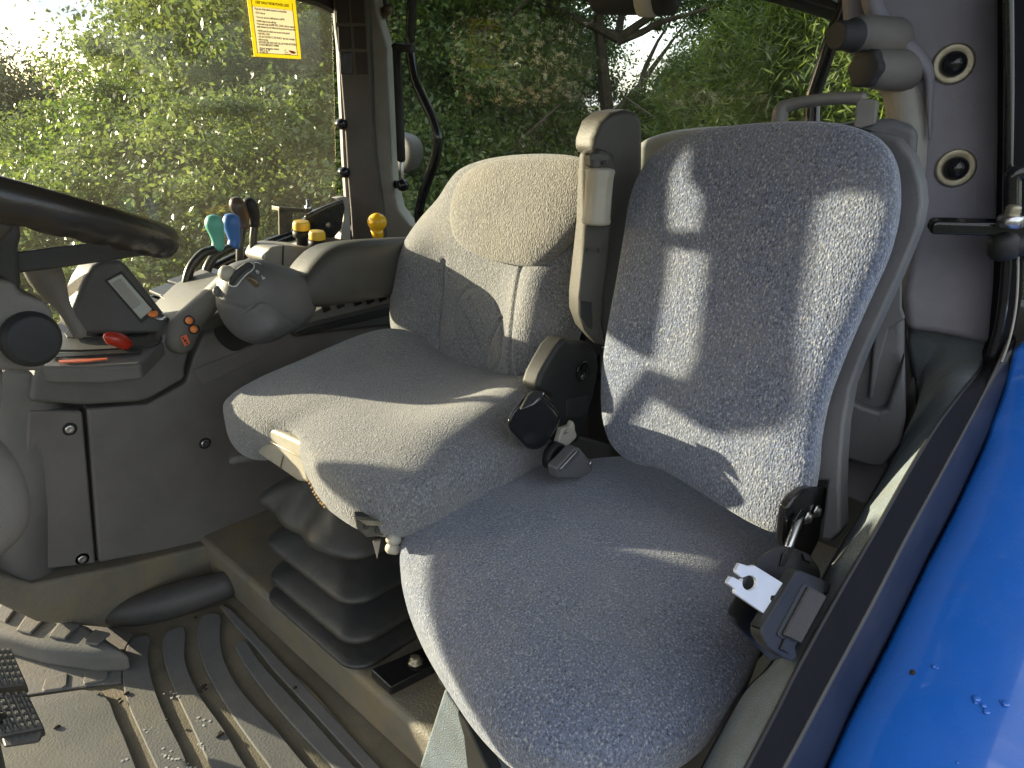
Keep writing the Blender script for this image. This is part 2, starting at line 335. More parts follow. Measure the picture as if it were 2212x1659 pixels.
def pillow(name, outline, n, T, Tb, mat, parent=None, p=4.0, pb=4.0, f=None, grooves=(), na=220, nr=70, nb=26, center=None, **k):
    """a stuffed form: closed outline (3D, about planar), front height T along n, back depth Tb."""
    L = smooth_loop(outline, 24); L = np.array([tuple(v) for v in L])
    # resample evenly
    d = np.r_[0, np.cumsum(np.linalg.norm(np.diff(np.vstack([L, L[:1]]), axis=0), axis=1))]
    Lc = np.vstack([L, L[:1]]); s = np.linspace(0, d[-1], na, endpoint=False)
    O = np.stack([np.interp(s, d, Lc[:, i]) for i in range(3)], 1)
    n = np.array(tuple(Vector(n).normalized()))
    c = O.mean(0) if center is None else np.array(tuple(center))
    u = np.linspace(0, 1, nr + 1)[1:]
    rho = 1 - (1 - u) ** 1.7
    G = c[None, None] + rho[:, None, None] * (O - c)[None]
    P = G.reshape(-1, 3)
    rr = np.repeat(rho, na)
    h = T * (1 - np.clip(rr, 0, 1) ** p) ** (1 / p)
    if f is not None: h = h + f(P, rr)
    for pts, depth, w in grooves:
        g = np.array([tuple(v) for v in smooth_line(pts, 8)])
        dm = np.full(len(P), 9.0)
        for a, b in zip(g[:-1], g[1:]):
            ab = b - a; tt = np.clip(((P - a) @ ab) / max(ab @ ab, 1e-12), 0, 1)
            dm = np.minimum(dm, np.linalg.norm(P - a - tt[:, None] * ab, axis=1))
        h = h - depth * np.exp(-(dm / w) ** 2)
    front = P + n * h[:, None]
    ub = np.linspace(1, 0, nb + 1)[1:-1]; rb = 1 - (1 - ub) ** 1.9
    Gb = c[None, None] + rb[:, None, None] * (O - c)[None]; Pb = Gb.reshape(-1, 3); rbb = np.repeat(rb, na)
    tb = Tb(Pb) if callable(Tb) else Tb
    back = Pb - n * (tb * (1 - rbb ** pb) ** (1 / pb))[:, None]
    ctr = c[None]
    hc = T + (f(ctr, np.zeros(1)) if f is not None else 0)
    tbc = (Tb(ctr) if callable(Tb) else np.array([Tb]))
    V = np.vstack([ctr + n * np.reshape(hc, (-1, 1)), front, back, ctr - n * np.reshape(tbc, (-1, 1))])
    fs = []
    rows = nr + nb - 1
    for j in range(na): fs.append([0, 1 + j, 1 + (j + 1) % na])
    for i in range(rows - 1):
        b0 = 1 + i * na; b1 = b0 + na
        for j in range(na):
            j2 = (j + 1) % na
            fs.append([b0 + j, b1 + j, b1 + j2, b0 + j2])
    last = len(V) - 1; b0 = 1 + (rows - 1) * na
    for j in range(na): fs.append([b0 + j, last, b0 + (j + 1) % na])
    return mesh(name, V.tolist(), fs, mat, parent, **k)
def sstep(a, b, x):
    t = np.clip((x - a) / (b - a), 0, 1); return t * t * (3 - 2 * t)
def ball(name, c, r, mat, parent=None, sc3=(1, 1, 1), seg=20, **k):
    vs, fs = [], []
    for i in range(1, seg // 2):
        a = math.pi * i / (seg // 2)
        for j in range(seg):
            b = 2 * math.pi * j / seg
            vs.append(Vector(c) + Vector((r * sc3[0] * math.sin(a) * math.cos(b), r * sc3[1] * math.sin(a) * math.sin(b), r * sc3[2] * math.cos(a))))
    m = seg // 2 - 1
    for i in range(m - 1):
        for j in range(seg): fs.append([i * seg + j, i * seg + (j + 1) % seg, (i + 1) * seg + (j + 1) % seg, (i + 1) * seg + j])
    vs += [Vector(c) + Vector((0, 0, r * sc3[2])), Vector(c) - Vector((0, 0, r * sc3[2]))]
    for j in range(seg):
        fs.append([len(vs) - 2, (j + 1) % seg, j]); fs.append([len(vs) - 1, (m - 1) * seg + j, (m - 1) * seg + (j + 1) % seg])
    return mesh(name, vs, fs, mat, parent, **k)
def text(name, s, loc, size, mat, parent, rot=(math.pi / 2, 0, 0), bold=False, width=None, align='LEFT'):
    c = bpy.data.curves.new(name, 'FONT'); c.body = s; c.size = size; c.extrude = 0.0002; c.align_x = align
    if bold: c.offset = size * 0.02
    c.materials.append(M[mat])
    o = bpy.data.objects.new(name, c); col.objects.link(o)
    if parent is not None: o.parent = parent; o.location = Vector(loc) - WLOC[parent.name]
    else: o.location = loc
    o.rotation_euler = rot
    bpy.context.view_layer.update(); w = o.dimensions.x
    me = bpy.data.meshes.new_from_object(o); me.materials.clear(); me.materials.append(M[mat])
    m = bpy.data.objects.new(name, me); col.objects.link(m); m.parent = o.parent; m.location = o.location; m.rotation_euler = o.rotation_euler
    bpy.data.objects.remove(o)
    if width and w > 1e-5: m.scale = (width / w, 1, 1)
    WLOC[m.name] = Vector(loc)
    return m

# ------------------------------------------------------------------ outside: ground, wood, trees
GZ = -2.3
def ground_mat():
    m, nt, N, L, b = nodes('ground')
    t = N.new('ShaderNodeTexCoord')
    n = N.new('ShaderNodeTexNoise'); n.inputs['Scale'].default_value = 0.6; n.inputs['Detail'].default_value = 12; L.new(t.outputs['Object'], n.inputs['Vector'])
    r = N.new('ShaderNodeValToRGB'); r.color_ramp.elements[0].position = .42; r.color_ramp.elements[1].position = .58
    r.color_ramp.elements[0].color = (0.05, 0.07, 0.02, 1); r.color_ramp.elements[1].color = (0.2, 0.17, 0.12, 1); L.new(n.outputs['Fac'], r.inputs['Fac'])
    v = N.new('ShaderNodeTexVoronoi'); v.inputs['Scale'].default_value = 22; L.new(t.outputs['Object'], v.inputs['Vector'])
    mm = N.new('ShaderNodeMixRGB'); mm.blend_type = 'MULTIPLY'; mm.inputs['Fac'].default_value = 0.7; L.new(r.outputs[0], mm.inputs[1]); L.new(v.outputs['Color'], mm.inputs[2])
    L.new(mm.outputs[0], b.inputs['Base Color']); b.inputs['Roughness'].default_value = 0.9
    bp = N.new('ShaderNodeBump'); bp.inputs['Distance'].default_value = 0.03; L.new(v.outputs['Distance'], bp.inputs['Height']); L.new(bp.outputs[0], b.inputs['Normal'])
    M['ground'] = m
ground_mat()
mesh('ground', [(-600, -600, GZ), (600, -600, GZ), (600, 600, GZ), (-600, 600, GZ)], [[0, 1, 2, 3]], 'ground', kind='structure')

rng = np.random.default_rng(7)
def leaf_mesh(name, n, size, rad, mat, nclump=110, csize=0.24, elong=1.7, shell=0.5, hang=0.0, seed=1):
    g = np.random.default_rng(seed)
    d = g.normal(size=(nclump, 3)); d /= np.linalg.norm(d, axis=1)[:, None]
    d[:, 2] = np.where(d[:, 2] < -0.75, -d[:, 2], d[:, 2])
    rad = np.array(rad)
    lob = 1 + 0.22 * np.sin(d[:, 0] * 3.1 + seed) * np.cos(d[:, 1] * 4.3 + seed) + 0.12 * g.normal(size=nclump)
    cc = d * (shell + (1 - shell) * g.random((nclump, 1)) ** 0.6) * lob[:, None]
    k = g.integers(0, nclump, n)
    cs = csize * (0.5 + g.random(nclump))
    off = g.normal(size=(n, 3)) * cs[k][:, None] * np.array([1, 1, 0.6])
    P = (cc[k] + off) * rad
    if hang: P[:, 2] -= hang * np.linalg.norm(off[:, :2], axis=1) * rad[2]
    nrm = g.normal(size=(n, 3)) + 0.9 * np.array([0, 0, 1]) + 0.5 * off / (csize)
    nrm /= np.linalg.norm(nrm, axis=1)[:, None]
    a = np.cross(nrm, g.normal(size=(n, 3))); a /= np.linalg.norm(a, axis=1)[:, None]
    b = np.cross(nrm, a)
    s = size * (0.55 + 0.8 * g.random(n))[:, None]
    tip = P + a * s * 0.5 * elong; tail = P - a * s * 0.5 * elong
    l = P + b * s * 0.42 + nrm * s * 0.1; r_ = P - b * s * 0.42 + nrm * s * 0.1
    V = np.stack([tail, l, tip, r_], 1).reshape(-1, 3)
    me = bpy.data.meshes.new(name)
    me.vertices.add(4 * n); me.vertices.foreach_set('co', V.ravel())
    me.loops.add(4 * n); me.loops.foreach_set('vertex_index', np.arange(4 * n, dtype=np.int32))
    me.polygons.add(n); me.polygons.foreach_set('loop_start', np.arange(0, 4 * n, 4, dtype=np.int32)); me.polygons.foreach_set('loop_total', np.full(n, 4, np.int32))
    me.update(); me.validate(); me.materials.append(M[mat]); return me
LM = {
 'sunny': leaf_mesh('crown_sunny', 120000, 0.037, (2.0, 2.0, 2.4), 'leaf_sunny', 300, 0.085, seed=3),
 'green': leaf_mesh('crown_green', 90000, 0.044, (2.1, 2.1, 2.3), 'leaf_green', 260, 0.09, seed=5),
 'dark': leaf_mesh('crown_dark', 90000, 0.055, (2.7, 2.7, 2.6), 'leaf_shaded', 260, 0.095, seed=8),
 'grey': leaf_mesh('crown_grey', 40000, 0.05, (1.3, 1.3, 1.9), 'leaf_grey', 90, 0.17, seed=9, hang=0.5),
 'needle': leaf_mesh('crown_needle', 140000, 0.017, (1.3, 1.3, 2.6), 'needle', 120, 0.15, elong=6.5, seed=11, hang=0.4),
 'shrub': leaf_mesh('shrub_leaves', 60000, 0.028, (1.25, 1.25, 0.95), 'leaf_sunny', 200, 0.1, seed=13),
 'shrub2': leaf_mesh('shrub_leaves', 55000, 0.032, (1.25, 1.25, 0.95), 'leaf_green', 180, 0.11, seed=17),
}
TR = {}
def trunk_mesh(h, rad, seed):
    """tapered trunk with limbs, one mesh."""
    g = random.Random(seed); vs, fs = [], []
    def limb(p, d, l, r):
        pts = [p + d * (l * i / 4) + Vector((g.uniform(-1, 1), g.uniform(-1, 1), g.uniform(-.4, .4))) * 0.05 * l * (i > 0) for i in range(5)]
        for i, c in enumerate(pts):
            t = d.normalized(); u = t.orthogonal().normalized(); v = t.cross(u); rr = r * (1 - 0.2 * i)
            for s in range(7): vs.append(c + u * rr * math.cos(s * 2 * math.pi / 7) + v * rr * math.sin(s * 2 * math.pi / 7))
        b = len(vs) - 35
        for i in range(4):
            for s in range(7): fs.append([b + i * 7 + s, b + i * 7 + (s + 1) % 7, b + i * 7 + 7 + (s + 1) % 7, b + i * 7 + 7 + s])
        return pts
    main = limb(Vector((0, 0, 0)), Vector((0, 0, 1)), h, rad)
    for i in range(14):
        z = h * g.uniform(0.3, 0.95); a = g.uniform(0, 6.28)
        limb(Vector((0, 0, z)), Vector((math.cos(a), math.sin(a), g.uniform(.3, .9))), h * g.uniform(.25, .45), rad * 0.35)
    me = bpy.data.meshes.new('trunk'); me.from_pydata([tuple(v) for v in vs], [], fs); me.materials.append(M['bark']); return me
TRUNK = [trunk_mesh(4.2, 0.14, 1), trunk_mesh(4.2, 0.1, 2), trunk_mesh(1.0, 0.03, 3)]
def tree(name, kind, az, d, cz, s, label, cat='tree', group=None, rot=0.0):
    a = math.radians(az); x, y = d * math.sin(a), d * math.cos(a)
    t = thing(name, (x, y, GZ), label, cat, group)
    c = bpy.data.objects.new('crown' if cat == 'tree' else 'foliage', LM[kind]); col.objects.link(c); c.parent = t
    c.location = (0, 0, cz - GZ); c.rotation_euler = (0, 0, rot); c.scale = (s, s, s)
    k = bpy.data.objects.new('trunk' if cat == 'tree' else 'stems', TRUNK[2 if cat != 'tree' else int(az) % 2]); col.objects.link(k); k.parent = t
    h = 4.2 if cat == 'tree' else 1.0
    sc_ = (cz - GZ + 0.5 * s) / h; k.scale = (1, 1, max(0.3, sc_))
G1, G2 = 'broadleaved trees beyond the side glass', 'shaded trees behind the rear window'
tree('broadleaf_tree', 'sunny', 33.2, 8.6, 0.6, 1.0, 'tall sunlit yellow-green tree filling the side window behind the yellow notice', group=G1)
tree('broadleaf_tree', 'sunny', 42, 9.2, 0.4, 0.7, 'sunlit tree seen past the dark pillar with the vent cells', group=G1, rot=2.0)
tree('broadleaf_tree', 'sunny', 28.5, 11.3, 0.6, 1.0, 'mid-green tree beside the open sky above the steering wheel', group=G1, rot=1.0)
tree('birch_tree', 'grey', 12.2, 15.5, -1.0, 0.95, 'hazy grey-green tree alone against the clouds, beyond the steering wheel')
tree('birch_tree', 'grey', 8.5, 20, -0.9, 1.2, 'distant grey tree at the very edge of the side glass', rot=1)
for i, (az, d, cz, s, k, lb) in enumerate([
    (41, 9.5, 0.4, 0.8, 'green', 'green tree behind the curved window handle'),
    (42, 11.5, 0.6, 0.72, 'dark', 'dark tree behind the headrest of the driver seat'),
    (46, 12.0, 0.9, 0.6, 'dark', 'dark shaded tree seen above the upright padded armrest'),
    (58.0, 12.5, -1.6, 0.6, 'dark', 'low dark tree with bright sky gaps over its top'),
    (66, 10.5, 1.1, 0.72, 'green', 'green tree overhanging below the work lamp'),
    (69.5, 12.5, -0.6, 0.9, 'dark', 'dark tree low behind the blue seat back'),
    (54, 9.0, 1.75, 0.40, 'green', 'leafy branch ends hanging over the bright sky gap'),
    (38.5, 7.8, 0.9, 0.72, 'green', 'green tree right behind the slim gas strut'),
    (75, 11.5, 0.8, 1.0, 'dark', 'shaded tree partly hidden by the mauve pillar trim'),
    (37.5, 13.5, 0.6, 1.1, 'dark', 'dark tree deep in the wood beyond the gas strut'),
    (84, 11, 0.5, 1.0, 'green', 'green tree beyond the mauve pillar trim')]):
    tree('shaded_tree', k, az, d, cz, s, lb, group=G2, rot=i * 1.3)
tree('broadleaf_tree', 'green', 97, 6.5, 3.2, 1.1, 'tree overhanging beside the cab, mirrored in the blue mudguard', rot=1.1)
tree('conifer_tree', 'needle', 66, 6.6, -0.6, 0.75, 'feathery bright green conifer close behind the rear glass, under the wiper', rot=0.4)
tree('conifer_tree', 'needle', 74, 6.2, -0.3, 0.8, 'feathery conifer whose sprays show between bent tube and pillar trim', rot=2.4)
hs = [(5, 8.6, -1.7, 'shrub2', 'leafy bush low behind the steering wheel hub'), (13.0, 7.4, -1.6, 'shrub', 'sunlit bush showing above the steering wheel rim'),
      (18.5, 7.0, -1.3, 'shrub', 'glossy bush behind the monitor pod'), (24.5, 6.8, -1.25, 'shrub', 'sunlit bush behind the teal and blue lever knobs'),
      (31.5, 6.2, -0.85, 'shrub', 'green bush behind the yellow push knobs'), (22.0, 8.0, -0.9, 'shrub2', 'taller bush between the sky gap and the big sunny tree'),
      (22, 5.7, -1.75, 'shrub', 'low bush under the window sill beside the pale slatted console'), (37, 7.4, -1.2, 'shrub2', 'bush behind the dark pillar foot'),
      (45, 8.0, -1.0, 'shrub2', 'bush below the curved window handle'), (27.5, 7.6, -0.45, 'shrub', 'bright bush halfway up the view below the yellow notice'),
      (52, 8.5, -1.25, 'shrub2', 'bush hidden low behind the driver headrest'), (60, 8.5, -1.0, 'shrub2', 'bush low behind the upright armrest'), (67, 8.2, -1.1, 'shrub2', 'bush low behind the top edge of the blue seat'), (41, 6.6, -1.25, 'shrub2', 'bush beyond the foot of the gas strut'), (16.5, 9.6, -1.0, 'shrub', 'sunlit bush under the open sky gap')]
for i, (az, d, cz, k, lb) in enumerate(hs):
    tree('hedge_shrub', k, az, d, cz, 1.0, lb, 'shrub', 'bushes of the hedge', rot=i * 0.9)
# a far wood that reads as one mass
def far_wood():
    g = np.random.default_rng(23); n = 220000
    az = np.radians(g.uniform(-60, 300, n)); d = g.uniform(26, 34, n)
    top = 1.2 + 1.3 * np.sin(az * 9) + 0.8 * np.sin(az * 23 + 1); top = np.where(az < math.radians(19.5), top * 0.25 - 0.8, top)
    top = np.where(az < math.radians(-33), 7.5 + np.sin(az * 30), top); top = np.where(az > math.radians(285), 7.5, top)  # unseen stretch raised to keep bright sky out of the rear glass reflection
    top = np.where((az > math.radians(50)) & (az < math.radians(57)), top * 0.2 - 1.2, top)
    z = GZ + (top - GZ) * g.random(n) ** 0.8
    P = np.stack([np.sin(az) * d, np.cos(az) * d, z], 1)
    nr = g.normal(size=(n, 3)); a = np.cross(nr, g.normal(size=(n, 3))); a /= np.linalg.norm(a, axis=1)[:, None]; b = np.cross(nr, a); b /= np.linalg.norm(b, axis=1)[:, None]
    s = 0.17
    V = np.stack([P - a * s, P + b * s * .6, P + a * s, P - b * s * .6], 1).reshape(-1, 3)
    me = bpy.data.meshes.new('far_wood'); me.from_pydata(V.tolist(), [], np.arange(4 * n).reshape(-1, 4).tolist()); me.materials.append(M['leaf_shaded'])
    o = bpy.data.objects.new('far_woodland', me); col.objects.link(o)
    props(o, 'dark far-off woodland closing the view beyond the trees', 'woodland', kind='stuff')
far_wood()

# ------------------------------------------------------------------ cab shell
def structure(o): o['kind'] = 'structure'; return o
structure(box('cab_roof', (0.1, 0.93, 0.325), (2.6, 1.72, 0.11), 'trim_brown', bevel=0.02))
FZ = -0.95
floor = structure(prism('cab_floor', [(-1.1, 0.12, FZ), (0.50, 0.12, FZ), (0.50, 1.42, FZ), (-1.1, 1.42, FZ)], (0, 0, -0.06), 'mat_groove', bevel=0))
plat = structure(prism('seat_platform', [(0.482, 0.10, FZ + 0.001), (0.482, 1.42, FZ + 0.001), (0.476, 1.42, -0.85), (0.476, 0.10, -0.85)], (0.9, 0, 0), 'mat_step', bevel=0.014, seg=4))
def r4(c): return (0.45 * c[0], 0.45 * c[1] + 1051)
def r5(c): return (0.5 * c[0] + 442, 0.5 * c[1] + 719)
def r6(c): return (0.4333 * c[0] + 1327, 0.4333 * c[1] + 940)
def r1(c): return (0.35 * c[0], 0.35 * c[1] + 332)
def r2(c): return (0.35 * c[0] + 663.6, 0.35 * c[1])
def r3(c): return (0.3333 * c[0] + 1548, 0.3333 * c[1])
def r8(c): return (0.4 * c[0] + 1548, 0.4 * c[1] + 498)
def rc(c): return (0.1833 * c[0] + 1050.7, 0.1833 * c[1] + 719)     # centre zoom
def rw(c): return (0.3 * c[0], 0.3 * c[1] + 332)                    # wheel zoom
def rb(c): return (0.1333 * c[0] + 442.4, 0.1333 * c[1] + 497.7)    # controller zoom
def ra(c): return (0.35 * c[0] + 1216.6, 0.35 * c[1] + 221.2)       # backrest zoom
bands = [
 ([(-80,798),(430,812),(600,803),(588,870),(586,950),(420,966),(170,1003),(-60,1045)]),
 ([(-80,480),(60,500),(240,570),(430,640),(640,715),(600,790),(420,800),(0,760)]),
 ([(640,745),(603,810),(592,930),(615,1050),(680,1200),(750,1352),(830,1500),(990,1500),(910,1352),(870,1260),(800,1120),(740,960),(712,820),(722,730)]),
 ([(820,700),(788,730),(780,780),(800,880),(850,1010),(920,1160),(1010,1352),(1090,1500),(1290,1500),(1180,1352),(1080,1180),(980,1040),(920,930),(890,830),(890,690)]),
 ([(1000,622),(962,650),(950,740),(985,880),(1060,1020),(1150,1160),(1290,1352),(1400,1500),(1620,1500),(1470,1352),(1330,1180),(1200,1040),(1120,930),(1075,830),(1060,720),(1060,630)]),
 ([(1150,752),(1132,775),(1145,810),(1200,900),(1290,1020),(1400,1150),(1590,1352),(1720,1500),(1860,1500),(1700,1352),(1500,1130),(1400,1020),(1290,900),(1220,810),(1185,758)]),
 ([(1100,640),(1230,785),(1310,885),(1420,1005),(1520,1115),(1725,1340),(1880,1500),(1960,1500),(1828,1362),(1478,985),(1112,602)]),
 ([(-60,1065),(170,1022),(400,988),(495,1000),(535,1050),(560,1120),(600,1210),(655,1352),(720,1500),(-60,1500)]),
 ([(205,985),(222,935),(330,908),(325,965),(300,982),(215,995)]),
 ([(402,950),(412,898),(525,872),(520,925),(495,942),(408,962)]),
]
for i_, b_ in enumerate(bands):
    slab('mat_rib', [r4(c) for c in b_], (0, 0, 0.007 if i_ > 1 else 0.004), 'mat', floor, smoothn=3 if 2 <= i_ <= 6 else 0, z=FZ + 0.0005, bevel=0.0022, seg=2)
# foot rest ridge with its grip pads
rest = slab('foot_rest', [r4(c) for c in [(-80,520),(60,520),(200,590),(420,655),(625,795),(430,800),(200,765),(-80,690)]], (0, 0, -0.05), 'mat', floor, z=FZ + 0.05, bevel=0.015, seg=4)
for b_ in [[(80,700),(130,622),(225,640),(150,715)], [(235,730),(290,655),(385,668),(315,742)], [(405,760),(455,695),(535,712),(470,768)], [(-20,640),(10,560),(82,592),(30,662)]]:
    slab('grip_pad', [r4(c) for c in b_], (0, 0, 0.006), 'mat', floor, z=FZ + 0.0505, bevel=0.003, seg=2)
# up-turned edge of the mat against the console and its soft roll
slab('mat_skirt', [(-60,1218),(0,1240),(70,1262),(130,1250),(260,1224),(450,1178),(640,1128),(640,1165),(470,1290),(250,1360),(80,1345),(-60,1280)], (0, 0.05, 0), 'mat_step', floor, y=1.335, bevel=0.008)
tube('mat_roll', [on((215, 1338), z=-0.93), on((300, 1318), z=-0.925), on((400, 1290), z=-0.92), on((492, 1262), z=-0.915)], [0.010, 0.030, 0.034, 0.028], 'trim_dark', floor, seg=18)
tube('mat_edge', [on((480, 1310), z=FZ), on((560, 1400), z=FZ), on((665, 1492), z=FZ), on((780, 1625), z=FZ), on((860, 1720), z=FZ)], 0.006, 'mat_step', floor, seg=10)
rg = random.Random(4)
for c, r_ in [((590,1015),16),((970,975),12),((1045,1190),9),((262,1163),7),((1410,972),6),((800,1122),5),((480,1000),5),((945,628),5)]:
    q = r4(c); p = on(q, z=FZ + 0.008)
    for k in range(4 if r_ > 8 else 1):
        pp = p + Vector((rg.uniform(-1, 1), rg.uniform(-1, 1), 0)) * r_ * 0.0006
        ball('mud_crumb', pp + Vector((0, 0, 0.001)), 0.0035 * rg.uniform(.6, 1.2), 'mud', floor, (1.4, 1, .6), seg=8)
# dried pale splashes on the mat
vs, fs = [], []
for cx, cy, n_, sp in [(820,1290,10,60),(880,1330,6,40),(710,1170,4,28),(965,1245,8,20),(960,1130,8,25),(830,1000,7,25),(600,1310,4,20)]:
    for k in range(n_):
        p = on(r4((cx + rg.gauss(0, sp * .6), cy + rg.gauss(0, sp * .4))), z=FZ + 0.0082); r_ = rg.uniform(.0008, .0026); b0 = len(vs)
        for s in range(7):
            a = s * 6.283 / 7; w = r_ * rg.uniform(.6, 1.3); vs.append(p + Vector((w * 1.15 * math.cos(a), w * math.sin(a), 0)))
        fs.append(list(range(b0, b0 + 7)))
o = mesh('dried_splashes', vs, fs, 'lime_spot', floor, smooth=False); o['kind'] = 'stuff'

# rear and side lower walls, beneath the glass
structure(prism('rear_wall', [(1.36, 0.15, -0.95), (1.36, 1.72, -0.95), (1.36, 1.72, -0.40), (1.36, 0.80, -0.38), (1.36, 0.55, -0.30), (1.36, 0.15, -0.30)], (0.05, 0, 0), 'trim_dark', bevel=0.004))
structure(prism('side_wall', [(0.22, 1.70, -0.95), (1.36, 1.70, -0.95), (1.36, 1.70, -0.30), (0.86, 1.70, -0.36), (0.22, 1.70, -0.60)], (0, 0.05, 0), 'trim_dark', bevel=0.004))

# ------------------------------------------------------------------ side window
sw = thing('side_window', (0.5, 1.7, -0.6), 'dusty side window with lens haze in its film and a black tube rail along its sill', 'window')
SY = 1.70
prism('pane', [(-1.1, SY, -0.95), (0.10, SY, -0.80), (0.30, SY, -0.555), (0.86, SY, -0.345), (1.10, SY, -0.30), (1.14, SY, 0.24), (-1.1, SY, 0.24)], (0, 0.005, 0), 'side_glass', sw, bevel=0)
tube('sill_rail', ons([(-30, 905), (20, 850), (60, 815), (120, 760), (230, 700), (350, 640), (440, 592), (520, 552), (560, 534), (640, 505), (735, 478)], y=SY - 0.02), 0.013, 'black_gloss', sw)
tube('door_seal', ons([(-30, 935), (20, 880), (60, 845), (120, 795)], y=SY + 0.03), 0.02, 'steel_worn', sw)
slab('pane_edge', [(721, 0), (731, 100), (738, 250), (742, 340), (748, 432), (756, 432), (752, 340), (746, 250), (741, 100), (727, 0)], (0, 0.012, 0), 'pale_grey', sw, y=SY - 0.012, bevel=0.001)
slab('header_frame', [(560, -60), (640, -8), (690, 6), (735, 30), (745, -60)], (0, 0.05, 0), 'black_plastic', sw, y=SY - 0.02, bevel=0.004)
for q in [(734, 268), (740, 372)]:
    lathe('hinge_knob', [(0.003, 0.02), (0.012, 0.018), (0.014, 0.008), (0.014, -0.002), (0.008, -0.004)], on(q, y=SY - 0.02), (0, -1, 0), 'black_gloss', sw)
# notice
st_y = SY - 0.012
BL, BR = on((549, 122), y=st_y), on((651, 128), y=st_y)
TLq, TRq = on((534, 0), y=st_y), on((640, 0), y=st_y)
sx = (BR - BL).normalized(); W_ = (BR - BL).length; sz = ((TLq - BL)).normalized(); H_ = (TLq - BL).length * 1.12
notice = thing('safety_notice', tuple(BL), 'yellow-edged printed safety notice stuck on the side glass', 'notice')
def np_(u, v, o=0): return BL + sx * (u * W_) + sz * (v * H_ / 1.12) + Vector((0, -o, 0))
def rect(nm, u0, v0, u1, v1, mat, lift=0.0):
    return prism(nm, [np_(u0, v0, lift), np_(u1, v0, lift), np_(u1, v1, lift), np_(u0, v1, lift)], (0, 0.0008, 0), mat, notice, bevel=0)
rect('border', 0, 0, .075, 1.12, 'sticker_yellow'); rect('border', .925, 0, 1, 1.12, 'sticker_yellow')
rect('border', .076, 0, .924, .065, 'sticker_yellow'); rect('border', .076, .905, .924, 1.12, 'sticker_yellow')
rect('print_area', .084, .073, .916, .902, 'sticker_white')
rect('rule', .075, .065, .0845, 1.04, 'dark_print', .0006); rect('rule', .9155, .065, .925, 1.04, 'dark_print', .0006); rect('rule', .0846, .065, .9154, .073, 'dark_print', .0006)
rot = Matrix((( sx.x, sz.x, -0.0), (sx.y, sz.y, -1.0), (sx.z, sz.z, 0.0))).to_euler()
tilt = (math.pi / 2, -math.atan2(sx.z, sx.x), 0)
lines = [('KEEP AWAY FROM POWER LINES', .955, .70, 1), ('If any part of the vehicle touches an overhead line', .845, .66, 0), ('\u2022 STAY in the cab', .775, .2, 0),
 ('\u2022 If you can, use your mobile phone to call 999', .70, .6, 0), ('\u2022 WARN others to stay well clear', .63, .42, 0),
 ('\u2022 If you need to get out JUMP WELL CLEAR so that no contact is', .58, .82, 0), ('made between you, the vehicle and the ground at the same time', .53, .82, 0),
 ('\u2022 NEVER touch the vehicle once you are on the ground', .455, .68, 0), ('\u2022 RUN WELL CLEAR', .405, .25, 0),
 ('\u2022 DO NOT RETURN TO THE VEHICLE - lines may re-energise', .35, .78, 0), ('without warning', .30, .2, 0),
 ('KEEP EVERYONE AWAY AND CALL UK POWER NETWORKS', .25, .8, 0), ('24 HOUR EMERGENCY NUMBER', .205, .42, 0),
 ('24 hour emergency number:', .145, .42, 0), ('0800 31 63 105', .11, .22, 0), ('or dial 105', .075, .17, 0)]
for s_, v_, w_, b_ in lines:
    text('print_line', s_, np_(.12 if not b_ else .15, v_, .002), 0.0085 if b_ else 0.0062, 'dark_print', notice, rot=tilt, bold=True, width=w_ * W_ * .98)
prism('emblem', [np_(.72, .155, .002), np_(.83, .15, .002), np_(.90, .115, .002), np_(.83, .09, .002), np_(.78, .10, .002)], (0, 0.0004, 0), 'orange_decal', notice, bevel=0)
text('emblem_text', 'UK\nPower\nNetworks', np_(.64, .14, .002), 0.004, 'dark_print', notice, rot=tilt)

# ------------------------------------------------------------------ far corner pillar, with vent cells
PP = ((1.15, 1.64, 0), (-0.74, -0.67, 0))
pil = thing('corner_pillar', (1.15, 1.64, -0.5), 'dark brown cab pillar with small vent cells between side and rear glass', 'pillar')
EX = (0.06, 0.055, 0)
slab('trim_panel', [(716,-40),(722,60),(733,140),(743,260),(750,380),(756,450),(761,530),(762,600),(832,600),(830,520),(822,440),(808,340),(802,260),(799,150),(790,-40)], EX, 'pillar_brown', pil, pl=PP, bevel=0.006)
slab('window_surround', [(792,-40),(801,150),(804,260),(810,340),(824,440),(832,520),(834,600),(930,600),(915,505),(885,485),(862,455),(848,400),(843,300),(838,200),(833,90),(815,30),(806,-40)], (0.07,0.06,0), 'pale_grey', pil, pl=((1.19, 1.67, 0), (-0.74, -0.67, 0)), bevel=0.006)
def r7(c): return (0.1667 * c[0] + 520, 0.1667 * c[1])
for row, (y0, y1) in enumerate([(-30, 50), (57, 105), (113, 160)]):
    for cidx in range(2):
        xa = [722, 729, 733][row] + cidx * 33.5; xb = xa + [28, 27, 26][row]
        dx = (y1 - y0) * 0.055
        slab('vent_cell', [(xa, y0), (xb, y0), (xb + dx, y1), (xa + dx, y1)], (0.004, 0.0036, 0), 'cell_maroon' if not (row == 2 and cidx == 0) else 'black_gloss', pil, pl=((1.1478, 1.638, 0), (-0.74, -0.67, 0)), bevel=0.0018, seg=2)

